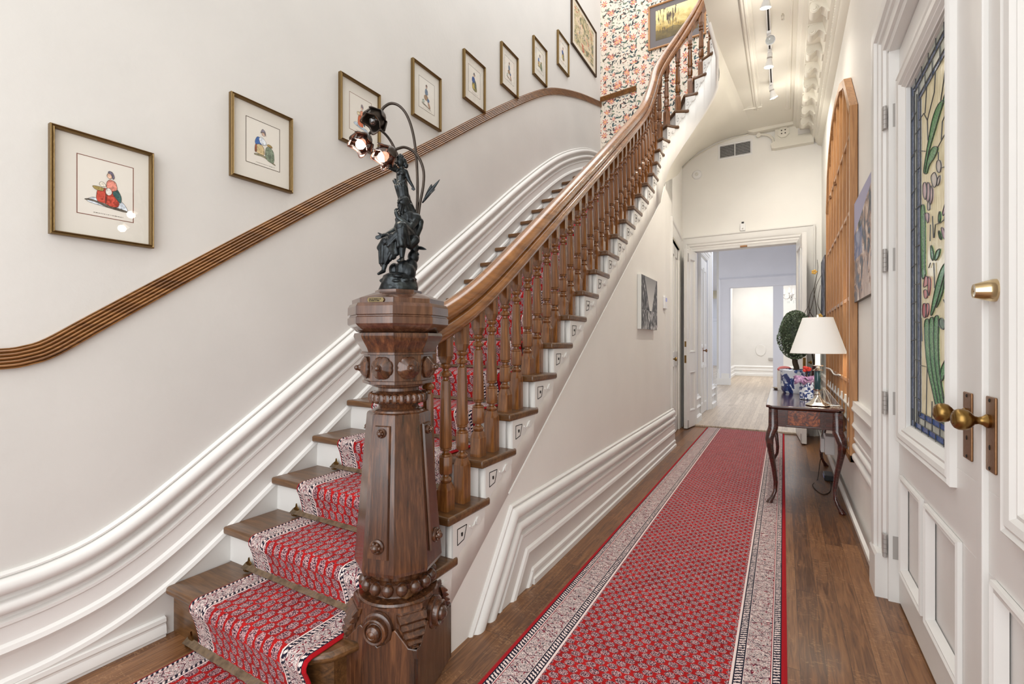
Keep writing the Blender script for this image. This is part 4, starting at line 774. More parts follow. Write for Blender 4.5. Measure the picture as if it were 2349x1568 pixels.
m.build('robe','bronze',body,smooth=60,mods=[('REMESH',{'mode':'VOXEL','voxel_size':.0014,'use_smooth_shade':True}),('SMOOTH',{'iterations':4})])
# standing girl behind
m=MB(); c=lambda p,q,ra,rb: m.cap(sx(*p),sx(*q),ra,rb,14)
c((345,640,-.058),(325,530,-.034),.022,.024); c((385,680,-.060),(340,560,-.040),.022,.02); c((325,530,-.025),(315,450,-.02),.022,.023); c((315,440,-.02),(300,370,-.018),.022,.0155); c((300,370,-.018),(308,300,-.016),.016,.019); c((280,275,-.014),(345,280,-.018),.0115,.0115)
m.ball(sx(292,305,-.002),.009,10,8); m.ball(sx(325,308,-.004),.009,10,8)
c((312,265,-.016),(308,225,-.014),.0075,.007); m.ball(sx(300,185,-.01),(.013,.0145,.0185),14,10); m.ball(sx(284,190,.002),(.004,.004,.004),8,6)
for (x,y,b,r) in ((325,165,-.02,.014),(340,190,-.022,.011),(355,215,-.02,.009),(365,205,-.02,.006),(290,140,-.014,.012),(310,125,-.016,.010),(275,165,-.014,.008),(262,190,-.012,.006),(300,105,-.016,.006)): m.ball(sx(x,y,b),r,10,8)
c((352,275,-.018),(385,360,-.02),.0095,.0075); c((385,360,-.02),(425,425,-.022),.0072,.0048); 
for q in ((415,452),(425,460),(436,466),(446,455)): m.cap(sx(428,428,-.022),sx(q[0],q[1],-.02),.0036,.0024,8)
c((275,272,-.014),(250,235,.0),.0085,.007); c((250,235,.0),(205,238,.012),.0065,.005); c((205,262,.01),(250,270,-.006),.006,.008)
for (p,q,ra,rb) in (((290,400,-.006),(345,380,-.01),.006,.006),((245,375,-.012),(262,420,-.012),.009,.006),((285,430,-.004),(318,540,-.014),.006,.005),((310,430,-.001),(340,545,-.016),.006,.005),((340,430,-.006),(365,560,-.026),.007,.006),((262,430,-.010),(285,545,-.022),.008,.006),((390,620,-.035),(430,700,-.04),.012,.012)): c(p,q,ra,rb)
m.build('standing_girl','bronze',lamp,smooth=60,mods=[('REMESH',{'mode':'VOXEL','voxel_size':.0013,'use_smooth_shade':True}),('SMOOTH',{'iterations':3})])
def px(u,v,b=0): return T((u-915)*.001634,b,1.25-(v-784)*.001634)
stems=[[(945,600,-.045),(951,490,-.045),(953,420,-.045),(950,350,-.045),(943,295,-.04),(930,255,-.035),(913,234,-.03),(895,229,-.025),(880,238,-.02),(870,252,-.018)],
       [(953,500,-.05),(958,460,-.048),(966,420,-.045),(968,385,-.04),(960,358,-.03),(945,341,-.02),(928,335,-.01),(915,340,0),(905,346,.005)],
       [(938,560,-.06),(925,430,-.075),(915,370,-.08),(900,335,-.08),(884,302,-.075),(866,282,-.07),(852,278,-.065),(841,286,-.06),(834,297,-.055)]]
for s in stems: MB().tube(smooth_pts([px(*p) for p in s],6),.0052,10).build('stem','stem',lamp,smooth=60)
def leafm(pts,w,n=8):   # a bent leaf along points
    P=smooth_pts(pts,4); m=MB(); N=len(P); rows=[]
    for i,p in enumerate(P):
        t=i/(N-1); ww=w*math.sin(PI*min(1,t*.95+.05))**.8+.0004; d=(P[min(i+1,N-1)]-P[max(i-1,0)]).normalized(); s=d.cross(Vector((.5,-.87,.3))).normalized(); nn=s.cross(d)
        rows.append([p-s*ww,p-s*ww*.5+nn*ww*.25,p+nn*ww*.1,p+s*ww*.5+nn*ww*.25,p+s*ww])
    return m.loft(rows,close=False)
sol=[('SOLIDIFY',{'thickness':.0016,'offset':0})]
leafm([px(965,458,-.04),px(980,440,-.03),px(990,428,-.025),px(1008,407,-.02)],.008).build('leaf','bronze',lamp,mods=sol)
leafm([px(968,455,-.04),px(976,440,-.035),px(985,424,-.03),px(988,416,-.03)],.005).build('leaf','bronze',lamp,mods=sol)
leafm([px(968,455,-.04),px(985,440,-.02),px(998,432,-.01)],.004).build('leaf','bronze',lamp,mods=sol)
leafm([px(950,565,-.03),px(962,566,-.02),px(978,571,-.01)],.007).build('leaf','bronze',lamp,mods=sol)
leafm([px(948,570,-.03),px(955,578,-.02),px(961,584,-.01)],.005).build('leaf','bronze',lamp,mods=sol)
leafm([px(947,560,-.03),px(953,556,-.02),px(959,553,-.01)],.004).build('leaf','bronze',lamp,mods=sol)
def flower(tip,ax,lit):
    ax=Vector(ax).normalized(); q=ax.to_track_quat('Z','Y').to_matrix(); o=tip
    def shell(prof,am,ph,lobes,n=40):
        rows=[]
        for r,z,w in prof: rows.append([o+q@Vector((r*(1+w*am*math.cos(lobes*t+ph))*math.cos(t),r*(1+w*am*math.cos(lobes*t+ph))*math.sin(t),z+w*.009*math.cos(lobes*t+ph)+w*.002*math.sin(lobes*2*t))) for t in [2*PI*i/n for i in range(n)]])
        return MB().loft(rows,caps=False)
    cal=shell([(.006,-.006,0),(.012,-.002,0),(.019,.004,.05),(.025,.012,.15),(.029,.021,.3),(.032,.030,.55),(.036,.036,.85),(.042,.040,1.1),(.046,.040,1.2)],.10,.4,5).build('calyx','stem',lamp,smooth=60,mods=[('SOLIDIFY',{'thickness':.0018,'offset':0})])
    shell([(.010,.006,0),(.020,.012,.05),(.028,.022,.1),(.033,.034,.2),(.035,.046,.3),(.034,.056,.45),(.033,.063,.6),(.036,.069,.8),(.040,.071,.9)],.10,2.0,4).build('glass_petals','amber' if lit else 'stem',cal,smooth=60,mods=[('SOLIDIFY',{'thickness':.0016,'offset':0})])
    so=MB().lathe([(.009,0),(.011,.004),(.011,.030),(.008,.032)],16,tuple(o),ax=ax).build('socket','plate' if not lit else 'stem',lamp,smooth=40)
    b=MB().lathe([(.006,.028),(.0135,.038),(.018,.050),(.0175,.060),(.012,.070),(.002,.074)],20,tuple(o),ax=ax).build('bulb','bulb' if lit else 'clear',so,smooth=60)
    if lit:
        l=bpy.data.lights.new('flower_bulb_light','POINT'); l.energy=.8; l.color=(1,.85,.68); l.shadow_soft_size=.02; lo=bpy.data.objects.new('flower_bulb_light',l); COL.objects.link(lo); lo.location=o+ax*.085
Rv=Vector((.8664,.4994,0)); Bv=Vector((.4994,-.8664,0)); Zv=Vector((0,0,1))
flower(px(873,255,-.018),Rv*-.38+Bv*.55-Zv*.75,False); flower(px(905,346,.005),Rv*-.62+Bv*.45-Zv*.62,True); flower(px(834,297,-.055),Rv*-.35+Bv*.5-Zv*.8,True)
# ---------------------------------------------------------------- hall table
tb=thing('console_table','dark mahogany console table with cabriole legs standing partly on the red runner','table',(.135,4.93,0))
def scal(x0,x1,y0,y1,r):
    pts=[]
    for cx,cy,a0 in ((x0,y0,0),(x1,y0,90),(x1,y1,180),(x0,y1,270)):
        q=[(cx+r*math.cos(math.radians(a0+90-t)),cy+r*math.sin(math.radians(a0+90-t))) for t in (0,22,45,68,90)]
        pts+=q
    return pts
sc_=scal(-.118,.385,4.13,5.72,.035)
ttp=MB().prism(sc_,.742,.762).build('tabletop','mahogany',tb,smooth=25,bevel=.007,bseg=3)
m=MB(); mid=Vector((.135,4.93)); 
def inset(pts,d): return [((x-mid.x)*(1-d/.25)+mid.x,(y-mid.y)*(1-d/.8)+mid.y) for x,y in pts]
m.loft([[(x,y,.742) for x,y in inset(sc_,.012)],[(x,y,.735) for x,y in inset(sc_,.02)],[(x,y,.730) for x,y in inset(sc_,.03)]]); m.build('edge_moulding','mahogany',ttp,smooth=25)
ap=[(-.085,4.165),(.355,4.165),(.355,5.685),(-.085,5.685)]
m=MB().box((-.085,4.165,.60),(.355,4.20,.735)).box((-.085,5.65,.60),(.355,5.685,.735)).box((-.085,4.165,.60),(-.055,5.685,.735)).box((.325,4.165,.60),(.355,5.685,.735)); m.build('apron','mahogany',tb,smooth=0,bevel=.003)
m=MB().box((.03,4.158,.618),(.235,4.17,.728)); dr=m.build('drawer','burl',tb,smooth=0,bevel=.002)
m=MB()
for a in (.015,.25,.262): m.box((a,4.157,.60),(a+.006,4.168,.735))
m.box((.02,4.156,.606),(.245,4.166,.612)); m.build('string_inlay','mahogany',tb,smooth=0)
def cabriole(sx_,sy_,x,y):
    m=MB(); P=[];Rr=[]
    for z,o,r in ((.735,0,.034),(.60,0,.036),(.575,.004,.038),(.545,.016,.037),(.50,.026,.031),(.44,.022,.025),(.36,.010,.021),(.26,-.006,.018),(.16,-.016,.0155),(.09,-.012,.014),(.05,.004,.016),(.022,.022,.022),(.008,.028,.026),(.0,.026,.022)):
        k=z>.59; rings=[]
        cx,cy=x+sx_*o,y+sy_*o; ring=[]
        for i in range(16):
            a=2*PI*i/16; e=.55 if k else 1; ca,sa=math.cos(a),math.sin(a); ca=math.copysign(abs(ca)**e,ca); sa=math.copysign(abs(sa)**e,sa); ring.append((cx+r*ca*.95,cy+r*sa*.95,z))
        P.append(ring)
    m.loft(P); m.ball((x+sx_*.026,y+sy_*.030,.520),(.012,.012,.022),10,8)
    return m
for sx_,sy_,x,y in ((-1,-1,-.068,4.185),(1,-1,.345,4.185),(-1,1,-.068,5.665),(1,1,.345,5.665)): cabriole(sx_,sy_,x,y).build('leg','mahogany',tb,smooth=50)
# table lamp
lx,ly=.228,4.30
tl=thing('table_lamp','silver candlestick lamp with teal column and white empire shade on the table','lamp',(lx,ly,.762))
m=MB(); prf=[(0,.762),(.072,.762),(.078,.768),(.072,.776),(.055,.782),(.046,.795),(.04,.806),(.026,.822),(.018,.842),(.022,.852),(.016,.862),(.013,.872),(.03,.884),(.032,.889),(.02,.893)]
rings=[]
for r,z in prf: rings.append([(lx+r*(1+(.07*math.cos(6*2*PI*i/48) if z<.81 else 0))*math.cos(2*PI*i/48),ly+r*(1+(.07*math.cos(6*2*PI*i/48) if z<.81 else 0))*math.sin(2*PI*i/48),z) for i in range(48)])
m.loft(rings); m.build('foot','silver',tl,smooth=50)
MB().lathe([(.020,.89),(.023,.894),(.023,1.026),(.020,1.03)],24,(lx,ly,0)).build('column','green_enamel',tl,smooth=40)
MB().lathe([(.020,1.028),(.034,1.031),(.036,1.036),(.02,1.042),(.012,1.05),(.012,1.062),(.036,1.066),(.038,1.071),(.03,1.074),(.0,1.075)],24,(lx,ly,0)).build('drip_pan','silver',tl,smooth=50)
MB().lathe([(.017,1.074),(.017,1.22),(.012,1.225),(.0,1.226)],20,(lx,ly,0)).build('candle_sleeve','candle',tl,smooth=40)
m=MB().tube([(lx,ly,1.22),(lx,ly,1.44)],.003,8).lathe([(0,1.432),(.006,1.434),(.005,1.445),(.009,1.452),(.006,1.462),(0,1.464)],12,(lx,ly,0)).tube([(lx-.098,ly,1.430),(lx+.098,ly,1.430)],.0015,6); m.build('finial','silver',tl,smooth=50)
m=MB(); m.loft([[(lx+r*math.cos(2*PI*i/48),ly+r*math.sin(2*PI*i/48),z) for i in range(48)] for r,z in ((.184,1.163),(.184,1.168),(.101,1.432),(.101,1.436))],caps=False); m.build('lamp_shade','shade',tl,smooth=60,mods=[('SOLIDIFY',{'thickness':.002,'offset':-1})])
MB().ball((lx,ly,1.27),(.026,.026,.034),14,10).build('bulb','bulb',tl,smooth=60)
l=bpy.data.lights.new('table_lamp_light','POINT'); l.energy=4; l.color=(1,.9,.78); l.shadow_soft_size=.04; lo=bpy.data.objects.new('table_lamp_light',l); COL.objects.link(lo); lo.location=(lx,ly,1.33)
# topiary in a porcelain planter
pxx,pyy=.10,5.28
tp=thing('potted_topiary','clipped oval boxwood topiary in a blue and white porcelain planter','plant',(pxx,pyy,.762))
MB().lathe([(.0,.763),(.105,.763),(.112,.775),(.122,.80),(.128,.96),(.134,.975),(.134,.985),(.122,.988),(.116,.975),(.0,.965)],32,(pxx,pyy,0)).build('planter','china',tp,smooth=50)
MB().tube(smooth_pts([(pxx,pyy,.96),(pxx+.01,pyy,1.0),(pxx-.004,pyy,1.06),(pxx,pyy,1.14)],4),.024,10).build('trunk','twig',tp,smooth=60)
m=MB(); random.seed(5); cz=1.318
m.ball((pxx,pyy,cz),(.125,.125,.215),20,14,m=0)
for i in range(5200):
    ct=random.uniform(-1,1); a=random.uniform(0,2*PI); s=math.sqrt(1-ct*ct); bul=1+.06*math.sin(5*a+3*ct)
    n=Vector((s*math.cos(a),s*math.sin(a),ct)); p=Vector((pxx+.138*n.x*bul,pyy+.138*n.y*bul,cz+.232*n.z+.0))
    if n.z<0: p.x=pxx+(p.x-pxx)*1.06; p.y=pyy+(p.y-pyy)*1.06
    d=(n+Vector((random.uniform(-1,1),random.uniform(-1,1),random.uniform(-.6,1)))*.75).normalized(); t=d.orthogonal().normalized(); t.rotate(Matrix.Rotation(random.uniform(0,6),3,d)); L=random.uniform(.010,.018); w=L*.33
    b=p-d*.006; m.add([b,b+d*L*.5+t*w,b+d*L,b+d*L*.5-t*w],[(0,1,2,3)],None,random.choice((0,0,1,1,2)))
m.build('foliage',['leafA','leafB','leafC'],tp,smooth=0)
# folded pink cloth behind planter
m=MB().ball((.0,5.46,.995),(.055,.07,.022),14,8).box((-.03,5.44,.765),(-.015,5.46,.99)); 
m=MB().lathe([(0,.763),(.05,.763),(.055,.80),(.055,.96),(.05,.965),(0,.965)],24,(-.0,5.50,0)); j=m.build('storage_jar','candle',None,smooth=40); tag(j,'plain white jar half hidden behind the porcelain planter','jar')
m=MB().ball((0.01,5.50,.985),(.058,.055,.022),16,8).ball((-.035,5.48,.975),(.02,.03,.016),12,8).ball((.04,5.52,.982),(.022,.03,.016),12,8)
j=m.build('folded_cloth','pinkcloth',None,smooth=60); tag(j,'small folded dusty pink cloth on top of the white jar','cloth')
# tea jar with lilac tissue and red flower
jx,jy=.178,4.72
tj=thing('flower_jar','small hexagonal blue floral jar holding a lilac tissue bundle and red flower','vase',(jx,jy,.762))
MB().lathe([(0,.763),(.05,.763),(.060,.768),(.060,.905),(.052,.918),(.040,.925),(.034,.93),(.0,.931)],6,(jx,jy,0),rot=.2).build('jar','china2',tj,smooth=25)
m=MB(); random.seed(11)
for j_ in range(3):
    rows=[]
    for r,z in ((.018,.92),(.030,.945),(.055+.008*j_,.955-.012*j_),(.072,.94-.02*j_)): rows.append([(jx-.02+r*(1+.25*math.sin(5*t+j_))*math.cos(t),jy+r*(1+.2*math.cos(4*t+j_))*math.sin(t),z+.012*math.sin(7*t+j_*2)) for t in [2*PI*i/36 for i in range(36)]])
    m.loft(rows,caps=False)
m.build('tissue_wrap','purple',tj,smooth=60,mods=[('SOLIDIFY',{'thickness':.002})])
m=MB().tube([(jx-.01,jy,.93),(jx-.005,jy,1.0),(jx,jy,1.04)],.006,8); m.build('flower_stem','twig',tj,smooth=60)
m=MB()
for i in range(7):
    a=i*2*PI/7; m.ball((jx-.004+.018*math.cos(a),jy+.018*math.sin(a),1.02+.012*math.sin(3*a)),(.016,.012,.014),10,6)
m.build('blossom','redpetal',tj,smooth=60)
# dried twig arrangement
vx,vy=.26,5.45
tw=thing('twig_arrangement','tall dried twig arrangement with yellow and red paper flowers in a dark vase','plant',(vx,vy,.762))
MB().lathe([(0,.763),(.03,.763),(.036,.80),(.03,.90),(.018,1.0),(.022,1.02),(0,1.02)],20,(vx,vy,0)).build('vase','mahogany',tw,smooth=50)
for i,pts in enumerate(([(0,0,1.0),(.01,.0,1.3),(.02,0,1.55),(0,0,1.75),(.03,0,1.95),(.025,0,2.05)],[(0,0,1.0),(-.03,0,1.35),(-.045,0,1.5),(-.02,0,1.6),(.02,.02,1.8),(.06,.02,1.9)],[(0,0,1.0),(.04,0,1.3),(.06,0,1.5),(.03,0,1.62),(.05,0,1.8)],[(0,0,1.0),(-.06,0,1.42),(-.08,0,1.52),(-.05,0,1.6)],[(0,0,1.0),(.02,0,1.40),(-.04,0,1.56),(-.03,0,1.70),(.0,0,1.78)])):
    MB().tube(smooth_pts([(vx+a,vy+b,z) for a,b,z in pts],5),lambda t:.0045*(1-t*.6),6).build('twig','twig',tw,smooth=60)
for (a,z,k) in ((.045,1.50,'yellowpetal'),(.06,1.47,'yellowpetal'),(-.035,1.44,'redpetal'),(-.045,1.47,'redpetal'),(.0,1.93,'yellowpetal')):
    m=MB()
    for i in range(5):
        t=i*2*PI/5; m.ball((vx+a+.014*math.cos(t),vy-.02,z+.014*math.sin(t)),(.012,.005,.010),8,6)
    m.build('blossom',k,tw,smooth=60)
# glass prism and picture stand behind the lamp
gs=thing('glass_stand','clear faceted glass wedge with silver edges beside the silver lamp foot','ornament',(.325,4.42,.762))
w=[(.27,.764),(.38,.764),(.30,.885)]
m=MB().loft([[(.275,4.33,.764),(.375,4.33,.764),(.372,4.33,.768),(.277,4.33,.768)],[(.27,4.58,.764),(.30,4.58,.764),(.285,4.50,.885),(.272,4.50,.885)]]); m.build('glass_wedge','clear',gs,smooth=0)
m=MB(); 
for a,b in (((.275,4.33,.768),(.276,4.50,.886)),((.375,4.33,.768),(.287,4.50,.886)),((.32,4.33,.768),(.281,4.50,.886)),((.276,4.50,.886),(.287,4.50,.886)),((.375,4.33,.766),(.305,4.58,.766)),((.275,4.33,.766),(.27,4.58,.766)),((.275,4.33,.766),(.375,4.33,.766))): m.tube([a,b],.0022,6)
m.build('wire_edge','silver',gs,smooth=40)
# far tray
tr=MB().lathe([(0,.763),(.05,.763),(.06,.775),(.063,.776),(.055,.768),(.0,.768)],28,(-.035,5.60,0)); tag(tr.build('trinket_dish','silver',None,smooth=40),'small round dark metal dish at the far left corner of the table','dish')
# things under the table
e=thing('router_box','white plastic box with blue sides fixed low on the right skirting','box',(.37,5.25,.28))
MB().box((.33,5.16,.22),(.405,5.34,.39)).build('casing','white',e,smooth=0,bevel=.008); MB().box((.30,5.20,.23),(.33,5.30,.36)).build('plug_adapter','white',e,smooth=0,bevel=.006)
e=thing('power_strip','black power adapter with blue light lying on the floor under the table','power strip',(.36,5.2,0))
MB().box((.32,5.08,.0),(.39,5.26,.05)).build('adapter_body','black',e,smooth=0,bevel=.006); MB().box((.318,5.10,.02),(.3205,5.24,.035)).build('indicator_light','ledblue',e,smooth=0)
o=MB().tube(smooth_pts([(.33,5.3,.25),(.30,5.3,.12),(.27,5.1,.004),(.22,4.85,.004),(.27,4.62,.004),(.33,4.7,.004),(.36,4.95,.004),(.36,5.08,.01)],6),.0035,6).build('cable','twig',None,smooth=60); tag(o,'thin brown cable looped on the floorboards under the table','cable')
# ---------------------------------------------------------------- arched pine frame leaning on the right wall
lt=thing('pine_window_frame','tall arched pine window frame with muntins leaning on the right wall','window frame',(.41,5.0,.43))
y0,y1,zb=3.93,6.02,.43
arch=[(3.93,2.86),(4.30,3.22),(4.62,3.335),(5.0,3.36),(5.35,3.33),(5.68,3.17),(5.88,2.98),(6.02,2.62)]
m=MB().box((.392,y0,zb),(.436,y0+.055,2.86)); m.build('near_stile','pine',lt,smooth=0,bevel=.003)
MB().box((.392,y1-.05,zb),(.436,y1,2.62)).build('far_stile','pine',lt,smooth=0,bevel=.003)
MB().box((.392,y0,zb),(.436,y1,zb+.05)).build('bottom_rail','pine',lt,smooth=0,bevel=.003)
for (a,b),(c_,d) in zip(arch,arch[1:]):
    L=Vector((c_-a,d-b)); n=Vector((L.y,-L.x)).normalized()*.06
    MB().prism([(a,b),(c_,d),(c_+n.x,d+n.y),(a+n.x,b+n.y)],.390,.437,'x').build('arch_segment','pine',lt,smooth=0,bevel=.002)
for i in range(1,8):
    y=y0+(y1-y0)*i/8; MB().box((.400,y-.014,zb+.04),(.434,y+.014,interp(arch,y)-.03)).build('muntin','pine',lt,smooth=0,bevel=.003)
for z in (.97,1.56,2.17,2.72): MB().box((.404,y0+.04,z-.014),(.434,y1-.03,z+.014)).build('cross_bar','pine',lt,smooth=0,bevel=.003)
for y,z in ((4.95,2.62),(5.4,2.62)): MB().box((.385,y,z),(.40,y+.05,z+.012)).box((.378,y+.02,z-.012),(.386,y+.03,z+.03)).build('window_catch','plate',lt,smooth=0)
MB().tube(smooth_pts([(.396,4.6,.985),(.388,5.0,.965),(.390,5.4,.99),(.386,5.9,.98)],4),.006,6).build('cord','candle',lt,smooth=60)
GLASS={'green':[[(2.517,1.943),(2.513,1.961),(2.459,2.033),(2.391,2.112),(2.32,2.135),(2.253,2.127),(2.239,2.112),(2.282,2.093),(2.343,2.057),(2.408,2.023),(2.459,1.986),(2.491,1.931)],[(2.246,2.12),(2.225,2.135),(2.19,2.136),(2.17,2.124),(2.164,2.111),(2.211,2.108),(2.241,2.109)],[(2.495,1.932),(2.477,1.968),(2.425,1.997),(2.375,2.002),(2.32,1.98),(2.312,1.966),(2.367,1.95),(2.433,1.949),(2.468,1.923)],[(2.289,1.737),(2.274,1.703),(2.299,1.684),(2.308,1.711)],[(2.299,1.666),(2.261,1.619),(2.289,1.63),(2.306,1.655)],[(2.413,1.637),(2.366,1.59),(2.377,1.557),(2.413,1.585)],[(2.354,1.57),(2.332,1.594),(2.278,1.594),(2.299,1.567),(2.348,1.555)],[(2.413,1.357),(2.384,1.407),(2.332,1.472),(2.278,1.515),(2.227,1.532),(2.197,1.525),(2.237,1.486),(2.299,1.425),(2.354,1.379),(2.401,1.35)],[(2.197,1.525),(2.159,1.514),(2.152,1.49),(2.197,1.487),(2.233,1.467),(2.247,1.433),(2.299,1.394),(2.348,1.373),(2.299,1.422),(2.233,1.485)],[(2.508,1.341),(2.5,1.253),(2.467,1.153),(2.384,1.06),(2.299,0.956),(2.248,0.955),(2.328,1.044),(2.407,1.155),(2.432,1.253),(2.432,1.345)],[(2.432,1.345),(2.432,1.253),(2.407,1.155),(2.328,1.044),(2.248,0.955),(2.201,0.953),(2.276,1.029),(2.352,1.158),(2.369,1.253),(2.364,1.348)],[(2.364,1.348),(2.369,1.253),(2.352,1.158),(2.276,1.029),(2.201,0.953),(2.156,0.952),(2.227,1.015),(2.299,1.16),(2.31,1.253),(2.299,1.351)],[(2.278,1.118),(2.274,1.155),(2.197,1.2),(2.178,1.194),(2.217,1.14),(2.261,1.104)],[(2.225,1.033),(2.197,1.077),(2.141,1.107),(2.141,1.088),(2.188,1.034)],[(2.567,1.826),(2.5,1.809),(2.495,1.659),(2.5,1.551),(2.482,1.522),(2.545,1.502),(2.559,1.601),(2.567,1.707)]],'white':[[(2.32,1.93),(2.282,1.917),(2.267,1.891),(2.282,1.87),(2.32,1.886),(2.335,1.913)],[(2.413,1.898),(2.354,1.899),(2.321,1.864),(2.332,1.836),(2.377,1.842)],[(2.317,1.862),(2.278,1.863),(2.289,1.836),(2.325,1.831)],[(2.457,1.812),(2.422,1.796),(2.422,1.767),(2.457,1.775)]],'lilac':[[(2.527,1.905),(2.482,1.896),(2.467,1.854),(2.487,1.819),(2.532,1.859)],[(2.467,1.891),(2.425,1.875),(2.418,1.834),(2.437,1.803),(2.472,1.816),(2.462,1.853)],[(2.413,1.865),(2.38,1.837),(2.384,1.799),(2.422,1.783),(2.418,1.834)],[(2.5,1.775),(2.432,1.759),(2.449,1.718),(2.482,1.744)],[(2.207,1.753),(2.186,1.734),(2.237,1.701),(2.261,1.713)],[(2.227,1.704),(2.169,1.694),(2.178,1.67),(2.227,1.675)],[(2.274,1.673),(2.227,1.651),(2.213,1.613),(2.253,1.626)]],'pink':[[(2.5,1.517),(2.457,1.514),(2.447,1.478),(2.487,1.475),(2.524,1.472)],[(2.452,1.513),(2.413,1.5),(2.413,1.461),(2.442,1.425),(2.452,1.465)],[(2.521,1.465),(2.462,1.459),(2.457,1.426),(2.508,1.426)],[(2.477,1.407),(2.432,1.401),(2.437,1.365),(2.472,1.343)]],'rose':[[(2.532,1.408),(2.482,1.408),(2.482,1.344),(2.54,1.356)]],'teal':[[(2.299,1.333),(2.261,1.34),(2.217,1.312),(2.237,1.291),(2.299,1.308)]]}
LEAD=[[(2.495,2.178),(2.468,2.275)],[(2.459,2.135),(2.359,2.201),(2.343,2.269)],[(2.275,2.132),(2.239,2.183),(2.197,2.258)],[(2.589,2.188),(2.513,2.186),(2.459,2.135),(2.451,2.053)],[(2.253,2.047),(2.151,2.073)],[(2.253,2.047),(2.267,1.985)],[(2.312,1.975),(2.151,2.001)],[(2.213,1.994),(2.211,1.869)],[(2.305,1.955),(2.305,1.925)],[(2.26,1.882),(2.211,1.871),(2.144,1.803)],[(2.586,2.058),(2.495,2.024)],[(2.207,1.841),(2.144,1.793),(2.144,1.742)],[(2.413,1.709),(2.418,1.645)],[(2.384,1.735),(2.37,1.649)],[(2.361,1.647),(2.343,1.694),(2.278,1.686),(2.141,1.69)],[(2.207,1.623),(2.144,1.583)],[(2.217,1.607),(2.207,1.535)],[(2.366,1.552),(2.354,1.455)],[(2.241,1.402),(2.169,1.35),(2.221,1.294),(2.201,1.2)],[(2.169,1.35),(2.141,1.354)],[(2.207,1.194),(2.141,1.213)],[(2.567,1.152),(2.462,1.149),(2.475,0.958)],[(2.389,1.021),(2.394,0.956)],[(2.274,1.1),(2.237,1.049)],[(2.554,1.35),(2.54,1.253)],[(2.437,1.543),(2.413,1.559)]]
# ---------------------------------------------------------------- entrance doors with leaded glass
def XP(a,b,o): return (.48-o,a,b)
mp=[(0,-.0),(.018,.0),(.024,.008),(.018,.018),(.024,.028),(.020,.045),(.010,.055),(.012,.065),(-.012,.088),(-.03,.09)]
pp_=[(0,0),(.012,0),(.016,.008),(.010,.016),(.012,.024),(-.012,.036),(-.014,.037)]
def leaf(n,ya,yb,gy0,gy1,panels):
    m=MB(); zt=2.645; x0,x1=.48,.525
    m.box((x0,ya,.012),(x1,yb,.17)); m.box((x0,ya,.63),(x1,yb,.85)); m.box((x0,ya,2.40),(x1,yb,zt)); m.box((x0,ya,.85),(x1,gy0,2.40)); m.box((x0,gy1,.85),(x1,yb,2.40))
    ed=[ya]+[e for p in panels for e in p]+[yb]
    for i in range(0,len(ed),2): m.box((x0,ed[i],.17),(x1,ed[i+1],.63))
    for p in panels: m.box((x0+.018,p[0],.17),(x1-.01,p[1],.63))
    d=st(m.build('door_%d'%n,'trim',smooth=0,bevel=.0015))
    f=MB(); rings=[[XP(cy+sy*i,cz+sz*i,o) for o,i in mp] for cy,cz,sy,sz in ((gy0-.09,.785,1,1),(gy1+.09,.785,-1,1),(gy1+.09,2.485,-1,-1),(gy0-.09,2.485,1,-1))]; rings.append(rings[0]); f.loft(rings,caps=False); f.build('glazing_moulding','trim',d,smooth=30)
    for p in panels:
        f=MB(); rings=[[XP(cy+sy*i,cz+sz*i,o) for o,i in pp_] for cy,cz,sy,sz in ((p[0],.17,1,1),(p[1],.17,-1,1),(p[1],.63,-1,-1),(p[0],.63,1,-1))]; rings.append(rings[0]); f.loft(rings,caps=False); f.build('panel_moulding','trim',d,smooth=30)
    return d
d1=leaf(1,1.788,2.878,2.10,2.735,[(1.957,2.363),(2.415,2.806)])
d2=leaf(2,.70,1.780,.86,1.50,[(.78,1.17),(1.235,1.692)])
MB().box((.466,1.742,.012),(.482,1.786,2.645)).build('astragal','trim',d2,smooth=0,bevel=.003)
